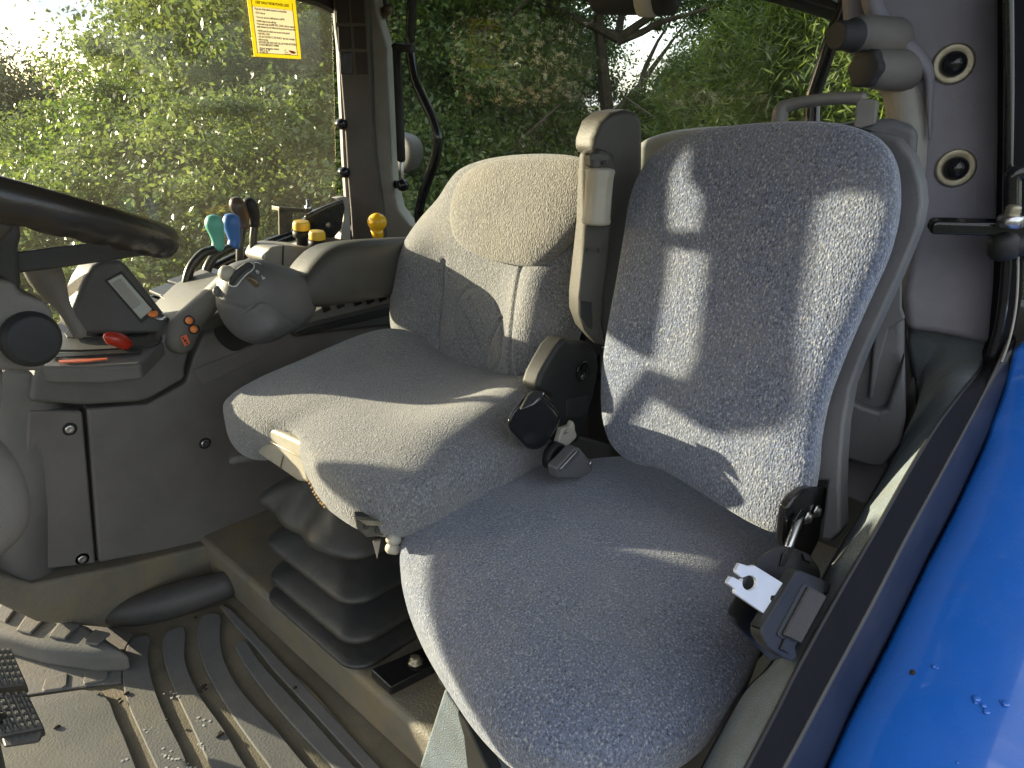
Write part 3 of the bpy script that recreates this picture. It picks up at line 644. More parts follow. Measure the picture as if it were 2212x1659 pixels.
# ------------------------------------------------------------------ rear window
rw_ = thing('rear_window', (1.32, 1.0, -0.4), 'large rear window with rounded lower corner, trees showing through', 'window')
RX = 1.31
pane_pts = ons([(836,-60),(838,90),(842,200),(846,320),(850,400),(860,440),(880,470),(910,495)], x=RX) + [Vector((RX, 1.35, -0.40)), Vector((RX, 0.85, -0.40)), Vector((RX, 0.40, -0.32)), Vector((RX, 0.36, 0.28))]
prism('pane', pane_pts, (0.005, 0, 0), 'rear_glass', rw_, bevel=0)
tube('seal', ons([(826,-60),(832,60),(836,110),(840,200),(844,320),(849,400),(858,445),(880,478),(915,505),(950,520)], x=RX - 0.01), 0.008, 'black_plastic', rw_)
tube('corner_brace', ons([(838, 18), (826, 30), (812, 44), (800, 62)], x=1.27), 0.012, 'brown_knob', rw_)
slab('top_frame', [(1560,-40),(1690,-14),(1830,30),(1830,20),(1700,-60)], (0.03, 0, 0), 'black_plastic', rw_, x=RX - 0.03, bevel=0.004)
hd = thing('window_handle', tuple(on((905, 470), x=1.26)), 'long bent black grab handle across the rear glass', 'handle')
tube('bar', ons([(893,-40),(888,40),(886,90),(889,130),(898,175),(915,215),(934,255),(944,285),(946,310),(940,345),(926,385),(912,425),(905,460),(906,480)], x=1.26), 0.0125, 'black_gloss', hd, n=8)
ball('end_cap', on((922, 478), x=1.275), 0.022, 'black_plastic', hd, (0.6, 1, 1))
stp = thing('gas_strut', tuple(on((868, 398), x=1.25)), 'slim black gas strut hanging beside the bent handle', 'gas strut')
tube('cylinder', ons([(857, 105), (862, 220), (867, 345)], x=1.25), 0.0115, 'black_plastic', stp, n=2)
tube('rod', ons([(867, 345), (870, 395)], x=1.25), 0.005, 'metal', stp, n=1)
slab('bracket', [(843,96),(850,92),(885,98),(885,113),(862,112),(848,114)], (0.02, 0, 0), 'black_plastic', stp, x=1.245, bevel=0.004)
tube('pivot', ons([(833, 396), (850, 398), (868, 399)], x=1.25), 0.011, 'black_gloss', stp, n=1)
ball('ball_joint', on((870, 400), x=1.245), 0.017, 'black_gloss', stp)
ml = thing('work_light', tuple(on((868, 365), x=1.55)), 'grey rounded lamp housing outside, seen behind the gas strut', 'lamp')
pillow('housing', ons([(838,288),(865,286),(888,296),(900,320),(898,350),(885,368),(860,368),(838,360)], x=1.5), (-1, -.3, 0), 0.03, 0.06, 'trim_dark', ml, p=4, na=60, nr=14, nb=8)
rl = thing('roof_lamp', tuple(on((1330, -10), t=1.5)), 'round dark lamp with tan band hanging at the roof edge', 'lamp')
ax = ray((1420, -10)) - ray((1250, -10)); ax = Vector((0.25, -0.95, -0.05))
c0 = on((1298, -22), x=1.15)
lathe('body', [(0.002, -0.012), (0.035, -0.01), (0.04, 0.0), (0.04, 0.075)], c0, ax, 'black_plastic', rl, bevel=0.002)
lathe('band', [(0.04, 0.0), (0.043, 0.002), (0.043, 0.03), (0.04, 0.032)], c0 + ax.normalized() * 0.075, ax, 'tan_plastic', rl)
lathe('cap', [(0.04, 0.0), (0.042, 0.004), (0.04, 0.03), (0.025, 0.036)], c0 + ax.normalized() * 0.107, ax, 'black_plastic', rl)
wp = thing('rear_wiper', tuple(on((1800, 35), x=1.33)), 'black wiper blade lying along the top of the rear glass', 'wiper')
tube('blade', ons([(1580, -28), (1690, -2), (1812, 36)], x=1.335), 0.009, 'black_plastic', wp, n=2)
tube('arm', ons([(1640, -34), (1740, -8), (1815, 12)], x=1.35), 0.005, 'metal', wp, n=2)

# objects just outside the rear glass: pale wing top
wing = thing('rear_mudguard', tuple(on((1500, 300), x=1.6)), 'pale dusty curved mudguard top outside the rear glass', 'mudguard')
pillow('sheet', ons([(1380,330),(1392,306),(1440,288),(1500,278),(1600,272),(1700,272),(1720,340),(1650,400),(1400,400)], x=1.62), (-1, 0, .2), 0.02, 0.05, 'trim_grey', wing, na=80, nr=14, nb=8)
ledge = structure(slab('rear_ledge', [(1520, 305), (1524, 297), (1600, 290), (1700, 286), (1960, 280), (1960, 420), (1520, 420)], (0.05, 0, 0), 'pale_grey', x=1.26, bevel=0.006))
tb = thing('bent_tube', tuple(on((1755, 250), x=1.24)), 'bent black tube rising behind the storage handle', 'tube')
tube('tube_body', ons([(1752, 330), (1754, 240), (1757, 205), (1770, 165), (1795, 90), (1830, 0), (1850, -60)], x=1.24), 0.0125, 'black_gloss', tb, n=6)

# ------------------------------------------------------------------ side console
con = thing('side_console', (0.5, 1.4, -0.9), 'long dark plastic console with levers running under the side window', 'console')
CYF = 1.36
E = (0, 0.14, 0)
slab('lower_panel', [(62,886),(176,888),(180,893),(208,1218),(60,1236),(40,1200),(52,1000)], E, 'trim_brown', con, y=CYF, bevel=0.006)
slab('lower_panel', [(188,884),(320,874),(402,828),(420,770),(440,725),(520,718),(900,640),(900,1040),(600,1130),(450,1173),(214,1217)], E, 'trim_brown', con, y=CYF + 0.001, bevel=0.006)
slab('groove_liner', [(58,860),(900,600),(900,1045),(450,1180),(60,1240)], (0, 0.05, 0), 'black_plastic', con, y=CYF + 0.03, bevel=0)
slab('upper_band', [(66,868),(182,876),(300,869),(322,864),(396,822),(402,812),(401,796),(408,766),(420,720),(470,655),(505,600),(440,640),(392,688),(340,740),(302,786),(210,793),(110,792),(78,792)], E, 'trim_grey', con, y=CYF - 0.012, bevel=0.008, seg=4)
# rounded front end
tube('end_roll', ons([(66, 790), (62, 860), (56, 960), (44, 1100), (30, 1260)], y=CYF + 0.055), [0.05, 0.052, 0.056, 0.062, 0.068], 'trim_grey', con, seg=28, cap=False)
# decks
DK = ((0.4, 1.40, -0.405), (0, -0.12, 1))
slab('deck', [(80,792),(110,793),(210,794),(302,786),(345,742),(395,690),(372,655),(330,640),(250,640),(165,655),(118,700),(95,740)], (0, 0, -0.03), 'trim_grey', con, pl=DK, bevel=0.006)
DK2 = ((0.4, 1.40, -0.402), (0, -0.12, 1))
slab('deck_slot', [(140,722),(146,716),(300,708),(324,712),(326,720),(312,727),(160,732),(145,730)], (0, 0, 0.002), 'black_plastic', con, pl=DK2, bevel=0.0015)
slab('deck_slot', [(112,769),(116,765),(304,755),(308,759),(304,763),(118,774),(112,773)], (0, 0, 0.002), 'black_plastic', con, pl=DK2, bevel=0.0015)
tube('deck_seam', [on(q, pl=DK2) for q in [(98,757),(200,757),(320,748),(345,738),(352,715),(372,700),(392,690)]], 0.0022, 'black_plastic', con, n=4, seg=6)
slab('orange_strip', [(127,780),(233,775),(232,777),(190,782),(128,785)], (0, 0, 0.002), 'orange_decal', con, pl=DK2, bevel=0)
lathe('screw', [(0.002, 0.003), (0.006, 0.0025), (0.007, 0)], on((103, 768), pl=DK2), (0, 0, 1), 'metal', con)
for q in [(151, 927), (178, 1208), (443, 958)]:
    sc_ = lathe('screw', [(0.012, 0.0), (0.0125, -0.002), (0.0095, -0.0015)], on(q, y=CYF), (0, -1, 0), 'black_plastic', con)
    lathe('head', [(0.0085, -0.004), (0.008, 0.0015), (0.006, 0.003), (0.002, 0.0012)], on(q, y=CYF - 0.0005), (0, -1, 0), 'metal', sc_)
    WLOC.pop('tmp', None)
# monitor pod
pod = slab('monitor_pod', [(150,700),(158,660),(180,606),(200,573),(225,562),(262,560),(280,578),(352,672),(392,712),(365,722),(250,724),(165,722)], (0.0, 0.07, 0.0), 'trim_dark', con, pl=((0.36, 1.42, -0.3), (-0.12, -1, 0.28)), bevel=0.02, seg=5)
pp = ((0.36, 1.4185, -0.3), (-0.12, -1, 0.28))
slab('pod_bezel', [(226,606),(262,586),(336,672),(306,698)], (0, -0.002, 0.0005), 'black_plastic', pod, pl=pp, bevel=0.001)
slab('screen', [(231,607),(261,592),(328,669),(303,690)], (0, -0.0035, 0.001), 'screen', pod, pl=pp, bevel=0.001)
slab('screen_window', [(240,612),(259,602),(303,655),(286,669)], (0, -0.0045, 0.001), 'pale_grey', pod, pl=pp, bevel=0.0005)
lathe('pod_button', [(0.009, 0), (0.009, 0.004), (0.006, 0.006), (0.001, 0.006)], on((330, 679), pl=pp), (0, -.6, 1), 'orange', pod)
lathe('pod_socket', [(0.011, 0), (0.011, 0.003), (0.006, 0.003), (0.005, 0.0)], on((347, 685), pl=pp), (0, -.5, 1), 'metal', pod)
# red throttle knob
pr = lambda q: on(q, y=1.355)
kn = pillow('throttle_knob', ons([(222,727),(228,718),(245,716),(266,721),(282,733),(288,750),(286,760),(272,760),(250,750),(230,742)], y=1.35), (-0.2, -1, 0.2), 0.017, 0.017, 'red_knob', con, p=2, pb=2, na=48, nr=14, nb=10, label='red rounded knob on a slotted deck')
tube('stem', [pr((274, 756)), pr((271, 768))], 0.008, 'black_plastic', kn, n=1)
# ridge, orange buttons and symbol decal
tube('ridge', [on((385, 742), y=1.35), on((402, 705), y=1.335), on((430, 672), y=1.31), on((462, 640), y=1.29), on((492, 612), y=1.27)], [0.026, 0.027, 0.023, 0.021, 0.021], 'trim_grey', con, seg=24)
for q in [(408.5, 692.5), (419, 711)]:
    bt = lathe('push_button', [(0.0098, 0), (0.0098, 0.003), (0.008, 0.005)], on(q, y=1.301), (-.25, -1, .35), 'black_plastic', con)
    ball('button_cap', on(q, y=1.2955), 0.0068, 'orange', bt, seg=14)
slab('symbol_decal', [(390,728),(402,722),(410,741),(398,748)], (0, -0.0012, 0), 'orange_decal', con, y=1.312, bevel=0)
for q, s_ in [((396, 731), 0.0022), ((400, 736), 0.0028), ((404, 741), 0.0022)]:
    ball('symbol_mark', on(q, y=1.311), s_, 'dark_print', con, (1, .4, 1), seg=8)
# side recesses
slab('lid_panel', [(414,799),(552,745),(571,768),(436,833)], (0, -0.003, 0), 'trim_brown', con, y=CYF, bevel=0.0025)
slab('pocket', [(463,722),(466,708),(495,702),(545,712),(560,735),(530,750),(505,758),(480,745)], (0, -0.002, 0), 'black_plastic', con, y=CYF, smoothn=4, bevel=0.001)
# switch rail under the armrest
rail = slab('switch_rail', [(640,706),(662,684),(700,664),(900,622),(900,642),(720,686),(672,698)], (0, 0.03, 0), 'trim_grey', con, y=1.30, bevel=0.004)
for q in [(701,669),(731,661),(768,655),(795,651),(822,646),(846,641)]:
    slab('rocker_switch', [(q[0]-9,q[1]-7),(q[0]+6,q[1]-11),(q[0]+13,q[1]+1),(q[0]-2,q[1]+8)], (0, -0.005, 0.002), 'black_gloss', rail, y=1.2995, bevel=0.002)
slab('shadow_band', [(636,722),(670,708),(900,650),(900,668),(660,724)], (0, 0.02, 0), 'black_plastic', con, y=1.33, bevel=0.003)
# rear deck with lever quadrants
Q1 = ((0.66, 1.50, -0.372), (0.0, -0.12, 1))
slab('rear_deck', [(330,662),(372,700),(440,690),(560,640),(700,600),(900,560),(900,505),(745,512),(600,560),(470,590),(400,612)], (0, 0, -0.03), 'trim_grey', con, pl=((0.66, 1.50, -0.392), (0, -0.12, 1)), bevel=0.006)
slab('quadrant_cover', [(322,634),(362,618),(428,640),(402,666)], (0, 0, 0.008), 'shell_grey', con, pl=Q1, bevel=0.003)
qc = slab('quadrant_cover', [(362,612),(420,591),(480,612),(446,637)], (0, 0, 0.008), 'shell_grey', con, pl=Q1, bevel=0.003)
slab('number_plate', [(394,612),(412,605),(460,622),(440,632)], (0, 0, 0.001), 'dark_print', qc, pl=((0.66, 1.50, -0.3635), (0.0, -0.12, 1)), bevel=0)
Q2 = ((0.66, 1.50, -0.362), (0.0, -0.12, 1))
for a, b in [((415,610),(421,616)), ((424,609),(432,619)), ((434,613),(441,624)), ((443,618),(450,625)), ((404,610),(408,613))]:
    tube('number_stroke', [on(a, pl=Q2), on(b, pl=Q2)], 0.0012, 'white_print', qc, n=1, seg=5, cap=False)
tn = text('quadrant_text', 'II  N  III', on((406, 619), pl=Q2), 0.016, 'white_print', qc, rot=(0.1, 0, -0.35))
slab('quadrant_cover', [(420,592),(452,581),(520,600),(480,614)], (0, 0, 0.006), 'shell_grey', con, pl=Q1, bevel=0.003)
slab('slotted_strip', [(345,642),(360,638),(412,668),(398,674)], (0, 0, 0.004), 'pale_grey', con, pl=((0.6, 1.48, -0.366), (0, -0.12, 1)), bevel=0.001)
# levers
def lever(stem, knob, rk, mk, y, rs, lab):
    st = tube('lever', ons(stem, y=y), rs, 'painted_steel', con, n=6, seg=12, label=lab)
    tube('knob', ons(knob, y=y), rk, mk, st, n=5, seg=18)
    return st
lever([(403,634),(404,605),(414,575),(436,549),(455,541),(466,538)], [(462,474),(463,486),(468,505),(471,522),(470,536)], [.0165,.0185,.0145,.0125,.0125], 'teal', 1.47, .0095, 'curved lever with a teal knob')
lever([(443,610),(448,580),(462,556),(482,543),(500,534)], [(500,471),(500,484),(503,502),(506,517),(504,531)], [.0165,.018,.0145,.0125,.0125], 'blue_knob', 1.49, .0095, 'curved lever with a blue knob')
lever([(518,566),(519,530),(524,492)], [(510,433),(513,444),(521,461),(526,478),(527,490)], [.014,.0175,.015,.0125,.0125], 'brown_knob', 1.53, .0085, 'straight lever with a brown knob')
lever([(548,560),(547,520),(550,488)], [(536,434),(541,446),(547,462),(549,475),(549,486)], [.013,.016,.014,.012,.012], 'black_plastic', 1.55, .0085, 'straight lever with a black knob')
# pale block with yellow push knobs
slab('knob_block', [(572,560),(585,535),(612,530),(690,536),(705,566),(640,590),(590,580)], (0, 0.10, 0.0), 'pale_grey', con, y=1.47, bevel=0.008)
tube('block_seam', ons([(612, 531), (611, 562), (610, 580)], y=1.469), 0.002, 'dark_print', con, n=1, seg=6)
def push(q, y, lab, sc=1.0):
    p = on(q, y=y); a = Vector((0, -0.12, 1))
    bse = lathe('push_knob', [(0.034*sc, -0.085*sc), (0.030*sc, -0.052*sc), (0.028*sc, -0.048*sc), (0.012*sc, -0.046*sc), (0.013*sc, -0.03*sc), (0.019*sc, -0.026*sc), (0.02*sc, -0.016*sc), (0.015*sc, -0.014*sc)], p, a, 'pale_grey', con, label=lab)
    lathe('neck', [(0.0125*sc, -0.05*sc), (0.0135*sc, -0.03*sc), (0.02*sc, -0.026*sc), (0.0205*sc, -0.016*sc), (0.0165*sc, -0.011*sc)], p, a, 'black_plastic', bse)
    lathe('cap', [(0.0165*sc, -0.011*sc), (0.0195*sc, -0.010*sc), (0.019*sc, 0.004*sc), (0.0165*sc, 0.009*sc), (0.004*sc, 0.010*sc)], p, a, 'yellow', bse, bevel=0.001)
push((651, 486), 1.50, 'push knob with a flat yellow cap, standing taller')
push((685, 507), 1.44, 'push knob with a yellow cap, set lower beside the armrest', 0.95)
bk = lathe('ball_knob', [(0.018, -0.05), (0.018, -0.035), (0.013, -0.03), (0.012, -0.012)], on((812, 487), y=1.46), (-.25, -.1, 1), 'black_plastic', con, label='amber ball knob on a black stem')
ball('knob_ball', on((815, 480), y=1.46), 0.0235, 'amber', bk, (1, 1, .95), seg=24)
lathe('knob_neck', [(0.0135, -0.032), (0.0145, -0.018), (0.016, -0.005)], on((813, 489), y=1.46), (-.2, -.1, 1), 'amber', bk)
# folded bracket and black side plate by the window corner
brk = thing('folded_bracket', tuple(on((620, 505), y=1.63)), 'small folded black metal bracket with a bolt below the window corner', 'bracket')
slab('upright', [(603,452),(633,455),(629,500),(604,508)], (0.0, 0.006, 0), 'painted_steel', brk, y=1.60, bevel=0.001)
slab('arm', [(603,447),(670,452),(672,459),(634,458),(603,456)], (0, 0.035, 0), 'painted_steel', brk, y=1.60, bevel=0.001)
lathe('bolt', [(0.008, -0.01), (0.008, 0.004), (0.004, 0.005), (0.004, 0.018)], on((666, 447), y=1.615), (0, 0, 1), 'metal', brk)
pl_ = thing('latch_plate', tuple(on((710, 500), y=1.62)), 'black triangular latch plate under the side glass corner', 'latch')
slab('plate', [(655,478),(680,456),(742,432),(746,450),(738,495),(722,514),(690,514),(668,500)], (0, 0.02, 0), 'black_gloss', pl_, y=1.62, bevel=0.004)
tube('lever_bar', ons([(662, 470), (700, 450), (738, 436)], y=1.60), 0.006, 'painted_steel', pl_, n=2)
lathe('rivet', [(0.008, 0), (0.007, 0.003), (0.002, 0.004)], on((708, 486), y=1.619), (0, -1, 0), 'steel_worn', pl_)
slab('clamp_foot', [(728,428),(745,424),(756,430),(758,520),(736,518),(744,470),(742,436)], (0, 0.03, 0), 'pale_grey', pl_, y=1.645, bevel=0.003)

# ------------------------------------------------------------------ armrest with control head
arm = thing('console_armrest', (0.85, 1.2, -0.5), 'padded grey armrest with rounded control head in front of its tip', 'armrest')
pillow('arm_pad', ons([(627,645),(630,618),(645,588),(670,556),(700,532),(740,521),(800,516),(900,512),(960,520),(960,600),(900,626),(800,645),(720,658),(665,663),(640,660)], y=1.21), (0, -1, 0.12), 0.055, 0.09, 'armrest_grey', arm, p=3.2, pb=4, na=160, nr=36, nb=20)
head = pillow('control_head', ons([(470,640),(474,606),(492,578),(520,564),(560,560),(600,570),(640,584),(665,600),(680,640),(668,685),(630,712),(585,736),(550,742),(520,733),(492,708),(474,672)], y=1.22), (-0.15, -1, 0.1), 0.062, 0.06, 'shell_grey', arm, p=2.3, pb=2.5, na=140, nr=40, nb=20,
   grooves=[(ons([(470,650),(520,662),(548,650),(610,690),(640,700)], y=1.22), 0.0025, 0.0028), (ons([(478,690),(485,640),(478,648)], y=1.22), 0.0015, 0.002)],
   f=lambda P, r: 0.012 * np.exp(-(((P[:, 0] - 0.60) / 0.03) ** 2 + ((P[:, 2] + 0.385) / 0.02) ** 2)))
hp = 1.163
def hq(c, y=hp): return on(rb(c), y=y)
def surf(c, lift=0.0015):
    """a point on the front of the control head under a zoomed pixel"""
    d = ray(rb(c)); bpy.context.view_layer.update()
    mw = head.matrix_world; inv = mw.inverted(); o_ = inv @ Vector((0, 0, 0)); dd = (inv.to_3x3() @ d).normalized()
    ok, loc, nr_, _ = head.ray_cast(o_, dd)
    if not ok: return hq(c)
    p = mw @ loc; return p - d.normalized() * lift
arc = [(440,905),(390,870),(410,780),(470,690),(560,600),(680,535),(770,530),(800,580),(770,640),(690,700),(600,790),(540,870),(500,905),(440,905)]
tube('slot_outline', [surf(c) for c in arc], 0.0011, 'white_print', head, n=5, seg=6)
tube('slot', [surf(c) for c in [(440,860),(490,770),(580,670),(700,590),(745,580)]], [0.006, .0075, .0075, .0075, .006], 'dark_print', head, n=5, flat=0.35)
tube('toggle', [surf((300, 720), .004), surf((355, 690), .010), surf((400, 665), .012)], [0.010, 0.014, 0.011], 'tan_plastic', head, n=4)
tube('side_button', [surf((215, 985), .0), surf((190, 990), .006)], [0.010, 0.008], 'shell_grey', head, n=2)
tube('indicator_lens', [surf((715, 775), .001), surf((780, 830), .001), surf((835, 885), .001)], [.0065, .007, .0065], 'smoke_lens', head, n=4, flat=0.4)
for c1 in [[(830,650),(880,670),(850,700),(830,650)], [(925,735),(940,780),(960,760)], [(940,790),(975,770)], [(805,525),(850,520),(905,545)]]:
    tube('printed_mark', [surf(c) for c in c1], 0.0009, 'white_print', head, n=2, seg=5)
tube('ridge_line', [surf((840, 1150)), surf((700, 1270)), surf((560, 1370))], [0.001, 0.004, 0.0015], 'shell_grey', head, n=5, flat=.4)
slab('arm_support', [(640,690),(700,665),(880,630),(880,700),(700,720),(640,730)], (0, 0.05, 0), 'trim_dark', arm, y=1.335, bevel=0.008)

# ------------------------------------------------------------------ steering wheel and column
n_ = Vector((0.38, 0.014, 0.925)).normalized()
cw = Vector((0.138, 0.915, -0.073)); 
stw = thing('steering_wheel', tuple(cw - n_ * 0.12), 'dark steering wheel seen edge-on with finger grips under its rim', 'steering wheel')
e1 = Vector((1, 0, 0)); e1 = (e1 - n_ * e1.dot(n_)).normalized(); e2 = n_.cross(e1)
vs, fs = [], []; NA, NB = 180, 16; R0 = 0.205
for i in range(NA):
    a = 2 * math.pi * i / NA; dr = e1 * math.cos(a) + e2 * math.sin(a); c = cw + dr * R0
    for j in range(NB):
        b = 2 * math.pi * j / NB; w = 0.0165
        g = 0.0022 * max(0, math.sin(a * 34)) if math.sin(b) < -0.2 else 0
        vs.append(c + dr * ((w - g) * math.cos(b)) + n_ * ((w * 1.15 - g) * math.sin(b)))
for i in range(NA):
    for j in range(NB):
        i2, j2 = (i + 1) % NA, (j + 1) % NB; fs.append([i * NB + j, i2 * NB + j, i2 * NB + j2, i * NB + j2])
mesh('rim', vs, fs, 'wheel_rim', stw)
hubc = cw - n_ * 0.085
for a_deg in (150, 272):
    a = math.radians(a_deg); dr = e1 * math.cos(a) + e2 * math.sin(a); tw = n_.cross(dr)
    p0, p1 = hubc + dr * 0.03, cw + dr * 0.195 - n_ * 0.012
    pts = []
    for p, w, h in ((p0, 0.026, 0.016), (p1, 0.017, 0.010)):
        pts.append([p + tw * w + n_ * h, p - tw * w + n_ * h, p - tw * w - n_ * h, p + tw * w - n_ * h])
    v_ = pts[0] + pts[1]
    mesh('spoke', v_, [[0, 1, 2, 3], [7, 6, 5, 4], [0, 4, 5, 1], [1, 5, 6, 2], [2, 6, 7, 3], [3, 7, 4, 0]], 'trim_dark', stw, bevel=0.005)
slab('grip_spoke', [rw(c) for c in [(-200,700),(150,704),(400,668),(840,627),(930,650),(1230,690),(1150,713),(880,757),(480,815),(110,862),(-200,900)]], .03, 'trim_dark', stw, y=.93, bevel=.006)
if False: tube('x', [hubc + Vector((0.0, -.02, .01)), on((60, 578), t=.93), on((160, 566), t=.90), on((250, 552), t=.88), on((325, 535), t=.86)], [.024, .021, .019, .018, .014], 'trim_dark', stw, n=4, seg=12, flat=.7)
slab('hub_block', [(-60,462),(42,466),(44,512),(38,535),(46,625),(-60,640)], .05, 'trim_dark', stw, y=.90, bevel=.006)
lathe('hub', [(0.05, -0.05), (0.055, -0.03), (0.055, 0.015), (0.045, 0.03), (0.004, 0.036)], hubc, n_, 'trim_dark', stw, bevel=0.002)
colm = thing('steering_column', (0.0, 0.93, -0.95), 'brown plastic steering column housing below the wheel', 'steering column')
slab('column_top', [(-60,590),(-10,600),(34,610),(44,632),(100,652),(113,672),(116,690),(108,770),(95,800),(80,803),(-60,800)], (0.0, 0.12, 0), 'trim_brown', colm, y=0.86, bevel=0.015, seg=4)
lathe('column_button', [(0.026, 0), (0.029, 0.004), (0.029, 0.012), (0.024, 0.018), (0.003, 0.02)], on((60, 731), y=0.861), (0.15, -1, 0.1), 'black_plastic', colm, bevel=0.002)
slab('column_neck', [(-60,780),(12,790),(10,860),(-10,1000),(-60,1000)], (0, 0.1, 0), 'trim_brown', colm, y=0.89, bevel=0.01)
pillow('column_cover', ons([(-120,960),(-40,930),(0,950),(32,990),(52,1040),(57,1085),(45,1130),(15,1165),(-20,1190),(-100,1200),(-160,1100)], y=0.9), (0, -1, 0), 0.05, 0.08, 'trim_brown', colm, p=3, na=90, nr=20, nb=10)
tube('stalk', ons([(70, 560), (95, 590), (112, 622), (140, 668), (172, 722)], y=1.0), [0.016, 0.02, 0.017, 0.0085, 0.0085], 'trim_brown', colm, n=4)
tube('column_shaft', [Vector((0.0, 0.93, -0.95)), Vector((0.02, 0.93, -0.6)), Vector((0.08, 0.92, -0.25))], 0.035, 'trim_dark', colm, n=2)

# ------------------------------------------------------------------ pedals
def pedal(qs, z, lab, dz):
    t = thing('brake_pedal', tuple(on(qs[0], z=z)), lab, 'pedal', 'brake pedals with studded rubber pads')
    pts = ons(qs, z=z)
    nn = (pts[1] - pts[0]).cross(pts[3] - pts[0]).normalized(); nn = nn if nn.z > 0 else -nn
    prism('pad', pts, nn * -0.022, 'rubber', t, bevel=0.005)
    A, B, C_, D = pts
    nu, nv = 6, 6
    for i in range(nu):
        for j in range(nv):
            u, v = (i + .5) / nu, (j + .5) / nv
            c = (A * (1 - u) + B * u) * (1 - v) + (D * (1 - u) + C_ * u) * v
            ex = ((B - A) / nu * .36); ey = ((D - A) / nv * .36)
            vs = [c - ex - ey, c + ex - ey, c + ex + ey, c - ex + ey] + [c + (-ex - ey) * .45 + nn * .005, c + (ex - ey) * .45 + nn * .005, c + (ex + ey) * .45 + nn * .005, c + (-ex + ey) * .45 + nn * .005]
            mesh('stud', vs, [[4, 5, 6, 7], [0, 1, 5, 4], [1, 2, 6, 5], [2, 3, 7, 6], [3, 0, 4, 7]], 'rubber', t, smooth=False)
    mid = (A + B + C_ + D) / 4
    tube('pedal_arm', [mid - nn * .02, mid + Vector((-.06, 0, .05)), mid + Vector((-.2, 0, .3))], 0.011, 'painted_steel', t, n=4)
    return t
pedal([r4(c) for c in [(-95,785),(52,775),(128,945),(-40,965)]], -0.84, 'studded black pedal pad lying further from the viewer, upper of the pair', 0)
pedal([r4(c) for c in [(-90,1000),(130,985),(210,1150),(-10,1195)]], -0.84, 'studded black pedal pad with thick lower lip, lower of the pair', 0)
slab('pedal_lip', [r4(c) for c in [(0,1185),(205,1150),(215,1170),(190,1225),(20,1250)]], (0, 0.01, -0.01), 'rubber', None, z=-0.845, bevel=0.003)
bpy.data.objects['pedal_lip'].parent = bpy.data.objects['brake_pedal.001']; bpy.data.objects['pedal_lip'].location -= WLOC['brake_pedal.001']

# ------------------------------------------------------------------ driver seat
ds = thing('driver_seat', (0.66, 0.93, -0.85), 'grey fabric suspension seat on a black rubber bellows, behind the steering wheel', 'seat')
def bol(P, side, s0, w, d0, d1, amp):
    s = (P[:, 1] - 0.905) / 0.25; d = (P[:, 0] - 0.455) / 0.445
    return amp * np.exp(-((s - s0) / w) ** 2) * sstep(d0, d1, d)
def fdc(P, r):
    e = 1 - r ** 12
    d = (P[:, 0] - 0.455) / 0.445
    return (bol(P, 0, -0.80, .34, .06, .80, .034) + bol(P, 0, .80, .26, .1, .8, .045) - .012 * np.exp(-(((P[:, 1] - .905) / .13) ** 2)) * sstep(.2, .5, d)) * e - .012 * (1 - sstep(0, .3, d)) * e
Z0 = -0.492
def tbd(P): return 0.084 - 0.06 * np.exp(-(((P[:, 1] - 0.945) / 0.09) ** 4)) * (1 - sstep(0.50, 0.58, P[:, 0])) + 0.012 * np.exp(-(((P[:, 1] - 0.72) / 0.09) ** 2)) + 0.022 * np.exp(-(((P[:, 1] - 1.12) / 0.08) ** 2))
cush = pillow('seat_cushion', [(0.462,.72,Z0),(0.455,.80,Z0),(.466,.86,Z0),(.488,.935,Z0),(.470,1.0,Z0),(.460,1.07,Z0),(.475,1.13,Z0),(.55,1.168,Z0),(.70,1.165,Z0),(.84,1.13,Z0),(.90,1.04,Z0),(.905,.905,Z0),(.90,.78,Z0),(.84,.69,Z0),(.72,.655,Z0),(.58,.645,Z0),(.50,.665,Z0)],
    (0, 0, 1), 0.055, tbd, 'fabric_grey', ds, p=3.6, pb=3.6, f=fdc, na=260, nr=80, center=(0.68, 0.905, Z0),
    grooves=[(ons([(622,812),(640,817),(700,816),(800,812),(880,808),(930,800)], z=-.455), .009, .007), (ons([(590,815),(622,815),(650,828),(668,842)], z=-.455), .009, .007),
             (ons([(860,900),(930,880),(1010,868),(1080,850)], z=-.455), .008, .008), (ons([(830,905),(855,902),(875,918)], z=-.455), .009, .007), (ons([(800,812),(870,850),(960,880)], z=-.455), .002, .006)])
BP = ((0.925, 0.95, -0.32), (-0.957, 0.0, 0.29))
def bo(qs): return ons(qs, pl=BP)
def fdb(P, r):
    s = (P[:, 1] - 0.955) / 0.23
    e = 1 - r ** 5; low = 1 - sstep(-.30, -.22, P[:, 2])
    return e * low * (0.035 * np.exp(-((s + .78) / .25) ** 2) + .03 * np.exp(-((s - .78) / .25) ** 2) - .006)
lumbar = bo([(1010,700),(1018,655),(1040,630),(1065,628),(1095,650),(1115,690),(1120,740),(1112,780),(1090,802),(1062,800),(1035,780),(1016,745),(1010,700)])
